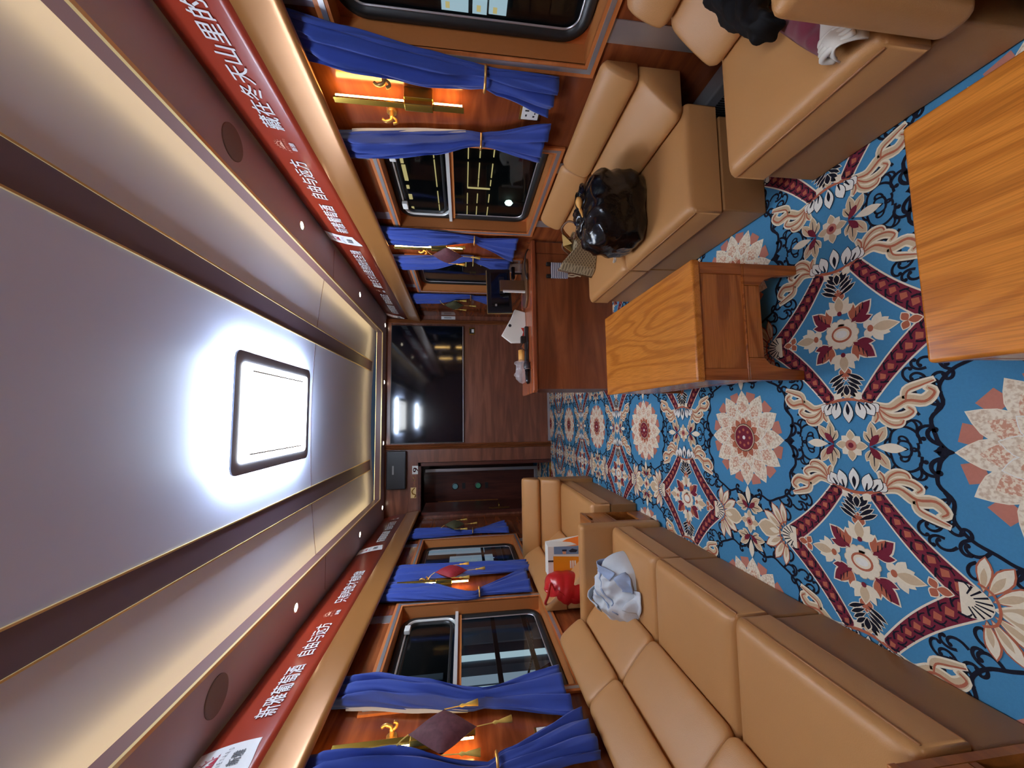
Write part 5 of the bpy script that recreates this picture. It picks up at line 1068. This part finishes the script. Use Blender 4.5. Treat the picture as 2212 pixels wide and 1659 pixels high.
# clothes on the near right seat
e = thing('black_garment', 'black gathered garment on the near right seat behind the armrest', 'garment', (1.3, .95, ZC)); 
q = MB(); rings = []
for i in range(60):
    t = i / 59; c = Vector((1.42 - .34 * t, 1.04 - .17 * t, ZC + .075 + .01 * math.sin(9 * t))); r = .062 * (.6 + .4 * math.sin(PI * min(1, t * 1.1 + .1))); rings.append([c + Vector((.45 * math.sin(a), math.cos(a), math.sin(a))) * r * (1 + .16 * math.sin(5 * a + 7 * t + 2 * math.sin(9 * t)) + .08 * math.sin(t * 40 + 3 * a)) for a in [2 * PI * k / 40 for k in range(40)]])
q.loft(rings); q.build('ruched_cloth', 'cloth_black', e, smooth=True)
def drape(nm, mt, label, edge, z_up, cat, hump=.03, seed=0, grp=None):
    """cloth lying between two edge lines, with folds"""
    q = MB(); n, m_ = 30, 14; A_, B_2 = edge
    a0 = crom([(p[0], p[1], 0) for p in A_], 10); b0 = crom([(p[0], p[1], 0) for p in B_2], 10); rows = []
    for i in range(n + 1):
        f = i / n * (len(a0) - 1); k = min(int(f), len(a0) - 2); pa = a0[k].lerp(a0[k + 1], f - k); pb_ = b0[min(k, len(b0) - 2)].lerp(b0[min(k + 1, len(b0) - 1)], f - k)
        for j in range(m_ + 1):
            t = j / m_; p = pa.lerp(pb_, t); h = math.sin(PI * t) ** .6; rows.append((p.x, p.y, z_up + .004 + hump * h * (1 + .35 * noise.noise(Vector((p.x * 22 + seed, p.y * 22, 0))))))
    a = q.add(rows); W = m_ + 1
    for i in range(n):
        for j in range(m_): q.face((a + i * W + j, a + (i + 1) * W + j, a + (i + 1) * W + j + 1, a + i * W + j + 1))
    e = thing(nm, label, cat, (A_[0][0], A_[0][1], z_up), grp); q.build('cloth', mt, e, smooth=True, solid=.004); return e
drape('maroon_garment', 'cloth_maroon', 'maroon sleeve lying on the near right seat in front of the armrest', ([(1.12, .90), (1.0, .835), (.9, .775)], [(1.10, .70), (.98, .72), (.90, .72)]), ZC, 'garment', .045, 3)
e = drape('white_garment', 'cloth_white', 'white knitted hem lying on the near right seat beside the maroon sleeve', ([(1.06, .80), (.96, .76), (.91, .765), (.85, .735)], [(1.04, .66), (.95, .665), (.9, .665), (.845, .67)]), ZC + .012, 'garment', .05, 9)
q = MB(); 
for k in range(4): q.tube(crom([(.912 - .015 * k, .762 - .005 * k, ZC + .016), (.908 - .014 * k, .748, ZC + .05), (.90 - .013 * k, .715, ZC + .062), (.895 - .012 * k, .67, ZC + .05)], 4), .008, 7)
q.build('ribbed_hem', 'cloth_white', e, smooth=True)
# ================================================================ OUTSIDE THE WINDOWS
struct(bx('ground_left', 'concrete', None, -14, -1.75, -8, 16, -0.7, -0.6)); struct(bx('ground_right', 'night_wall', None, 1.85, 14, -8, 16, -0.7, -0.6))
e = thing('platform_fence', 'dark railing outside the left-hand windows', 'fence', (-3.2, 5, -.6))
for k in range(5): bx('post', 'rail_dark', e, -3.23, -3.17, 2.2 + k * 2.1, 2.26 + k * 2.1, -.6, 1.1)
for z in (.365, .845): bx('rail', 'rail_dark', e, -3.22, -3.18, -1, 13, z - .03, z + .03)
q = MB(); q.prism([(3.9, 1.38), (4.65, .93), (5.6, -.45), (5.4, -.5), (4.62, .72), (3.8, 1.22)], 0, -3.3, -3.26); q.build('ramp_beam', 'rail_dark', e)
ch = thing('hanging_chain', 'dark chain sagging along the railing outside the left windows', 'chain', (-3.15, 5, .4))
cp = crom([(-3.15, 4.4, .62), (-3.15, 4.72, .548), (-3.15, 4.99, .455), (-3.15, 5.315, .362), (-3.15, 5.746, .317), (-3.15, 6.225, .335), (-3.15, 6.8, .4), (-3.15, 7.3, .5)], 12)
for k in range(len(cp) - 1):
    a_, b_ = cp[k], cp[k + 1]; c_ = (a_ + b_) / 2; dr = (b_ - a_).normalized(); up_ = Vector((1, 0, 0)) if k % 2 else dr.cross(Vector((1, 0, 0)))
    q = MB(); q.tube([c_ + dr * (.024 * math.cos(t)) + up_ * (.011 * math.sin(t)) for t in [2 * PI * i / 10 for i in range(11)]], .0045, 5); q.build('link', 'rail_dark', ch, smooth=True)
e = thing('platform_building', 'slate grey building with pale bays and lit windows beyond the left windows', 'building', (-4, 6, -.6)); bx('wall', 'panel_slate', e, -4.2, -4.0, -3, 16, -.6, 1.5); bx('upper_wall', 'night_wall', e, -4.2, -3.99, -3, 16, 1.5, 4.0)
K4 = lambda y: y * 4.0 / 3.2
for y0, y1, z0, z1, mt in ((5.25, 5.35, -.3, 1.35, 'far_window_cool'), (4.93, 5.09, -.3, 1.35, 'panel_pale'), (4.80, 4.93, -.3, 1.35, 'far_window_dim'), (4.62, 4.74, .85, 1.35, 'far_window_cool'), (3.9, 4.58, .1, 1.12, 'far_window_cool'), (4.95, 5.05, 1.55, 2.0, 'panel_pale'), (4.75, 4.85, 1.55, 2.1, 'far_window_dim'), (5.6, 6.0, -.3, 1.3, 'panel_pale'), (8.6, 9.0, .6, 1.6, 'far_window_dim'), (8.72, 8.82, .7, 1.5, 'far_window_cool'), (9.2, 9.7, .8, 2.1, 'far_window_dim'), (7.6, 8.3, -.3, 2.1, 'far_window_dim'), (10.2, 11.2, -.2, 2.0, 'panel_pale')):
    bx('bay', mt, e, -3.995, -3.97, K4(y0), K4(y1), 1.3 + (z0 - 1.3) * 1.25, 1.3 + (z1 - 1.3) * 1.25)
for y0, y1 in ((10.6, 10.9), (11.0, 11.35), (11.45, 11.8)): bx('red_panel', 'cloth_maroon', e, -3.97, -3.96, y0, y1, .34, .46)
bx('canopy', 'night_wall', e, -4.2, -1.9, -3, 16, 3.0, 3.1)
for y in (3.0, 7.0, 11.0):  # unseen tubes, added so that the building and railing outside are lit
    q = thing('added_platform_lamp', 'unseen tube lamp added under the canopy to light the platform outside the left windows', 'added platform lamp', (-3.4, y, 3.0), 'added tubes under the platform canopy'); bx('housing', 'grey_plastic', q, -3.45, -3.35, y - .65, y + .65, 2.95, 3.0); bx('tube', 'added_platform_tube', q, -3.42, -3.38, y - .6, y + .6, 2.93, 2.948)
e = thing('night_building', 'dark building with rows of yellow light strips beyond the right windows', 'building', (6, 6, -.6)); bx('wall', 'night_wall', e, 6.0, 6.2, -3, 17, -.6, 5)
for z, ln in ((1.155, .34), (.885, .28), (.57, .22), (1.945, .4)):
    for k in range(12): y = 7.2 + k * .62; bx('light_strip', 'far_strip_warm', e, 5.97, 6, y, y + ln + .14 * (k % 3), z - .012, z + .012)
bx('light_strip', 'far_strip_warm', e, 5.97, 6, 9.41, 9.44, .57, 1.16)
for k, (y0, y1) in enumerate(((8.45, 8.62), (8.7, 9.28), (9.5, 9.62), (9.9, 10.1), (10.5, 10.9))): bx('upper_strip', 'far_strip_warm', e, 5.97, 6, y0, y1, 2.66 - .02 * (k % 2), 2.73)
for y0, y1, z0, z1 in ((4.0, 5.1, 1.2, 1.59), (4.0, 5.1, .93, 1.14), (4.0, 5.08, .64, .9)): 
    f = bx('lit_window', 'far_window_cool', e, 5.96, 6, y0, y1, z0, z1); bx('yellow_sign', 'far_strip_warm', f, 5.95, 5.96, 4.98, 5.06, z1 - .12, z1 - .06)
e = thing('yard_lamp', 'small greenish yard lamp outside the right sash window', 'yard lamp', (5.9, 9.8, -.6)); bx('pole', 'rail_dark', e, 5.88, 5.92, 9.82, 9.86, -.6, .02); q = MB(); q.lathe([(.001, -.12), (.07, -.06), (.08, 0), (.06, .08), (.001, .12)], (5.88, 9.84, .02), 2, 12); q.build('bulb', 'far_lamp', e)
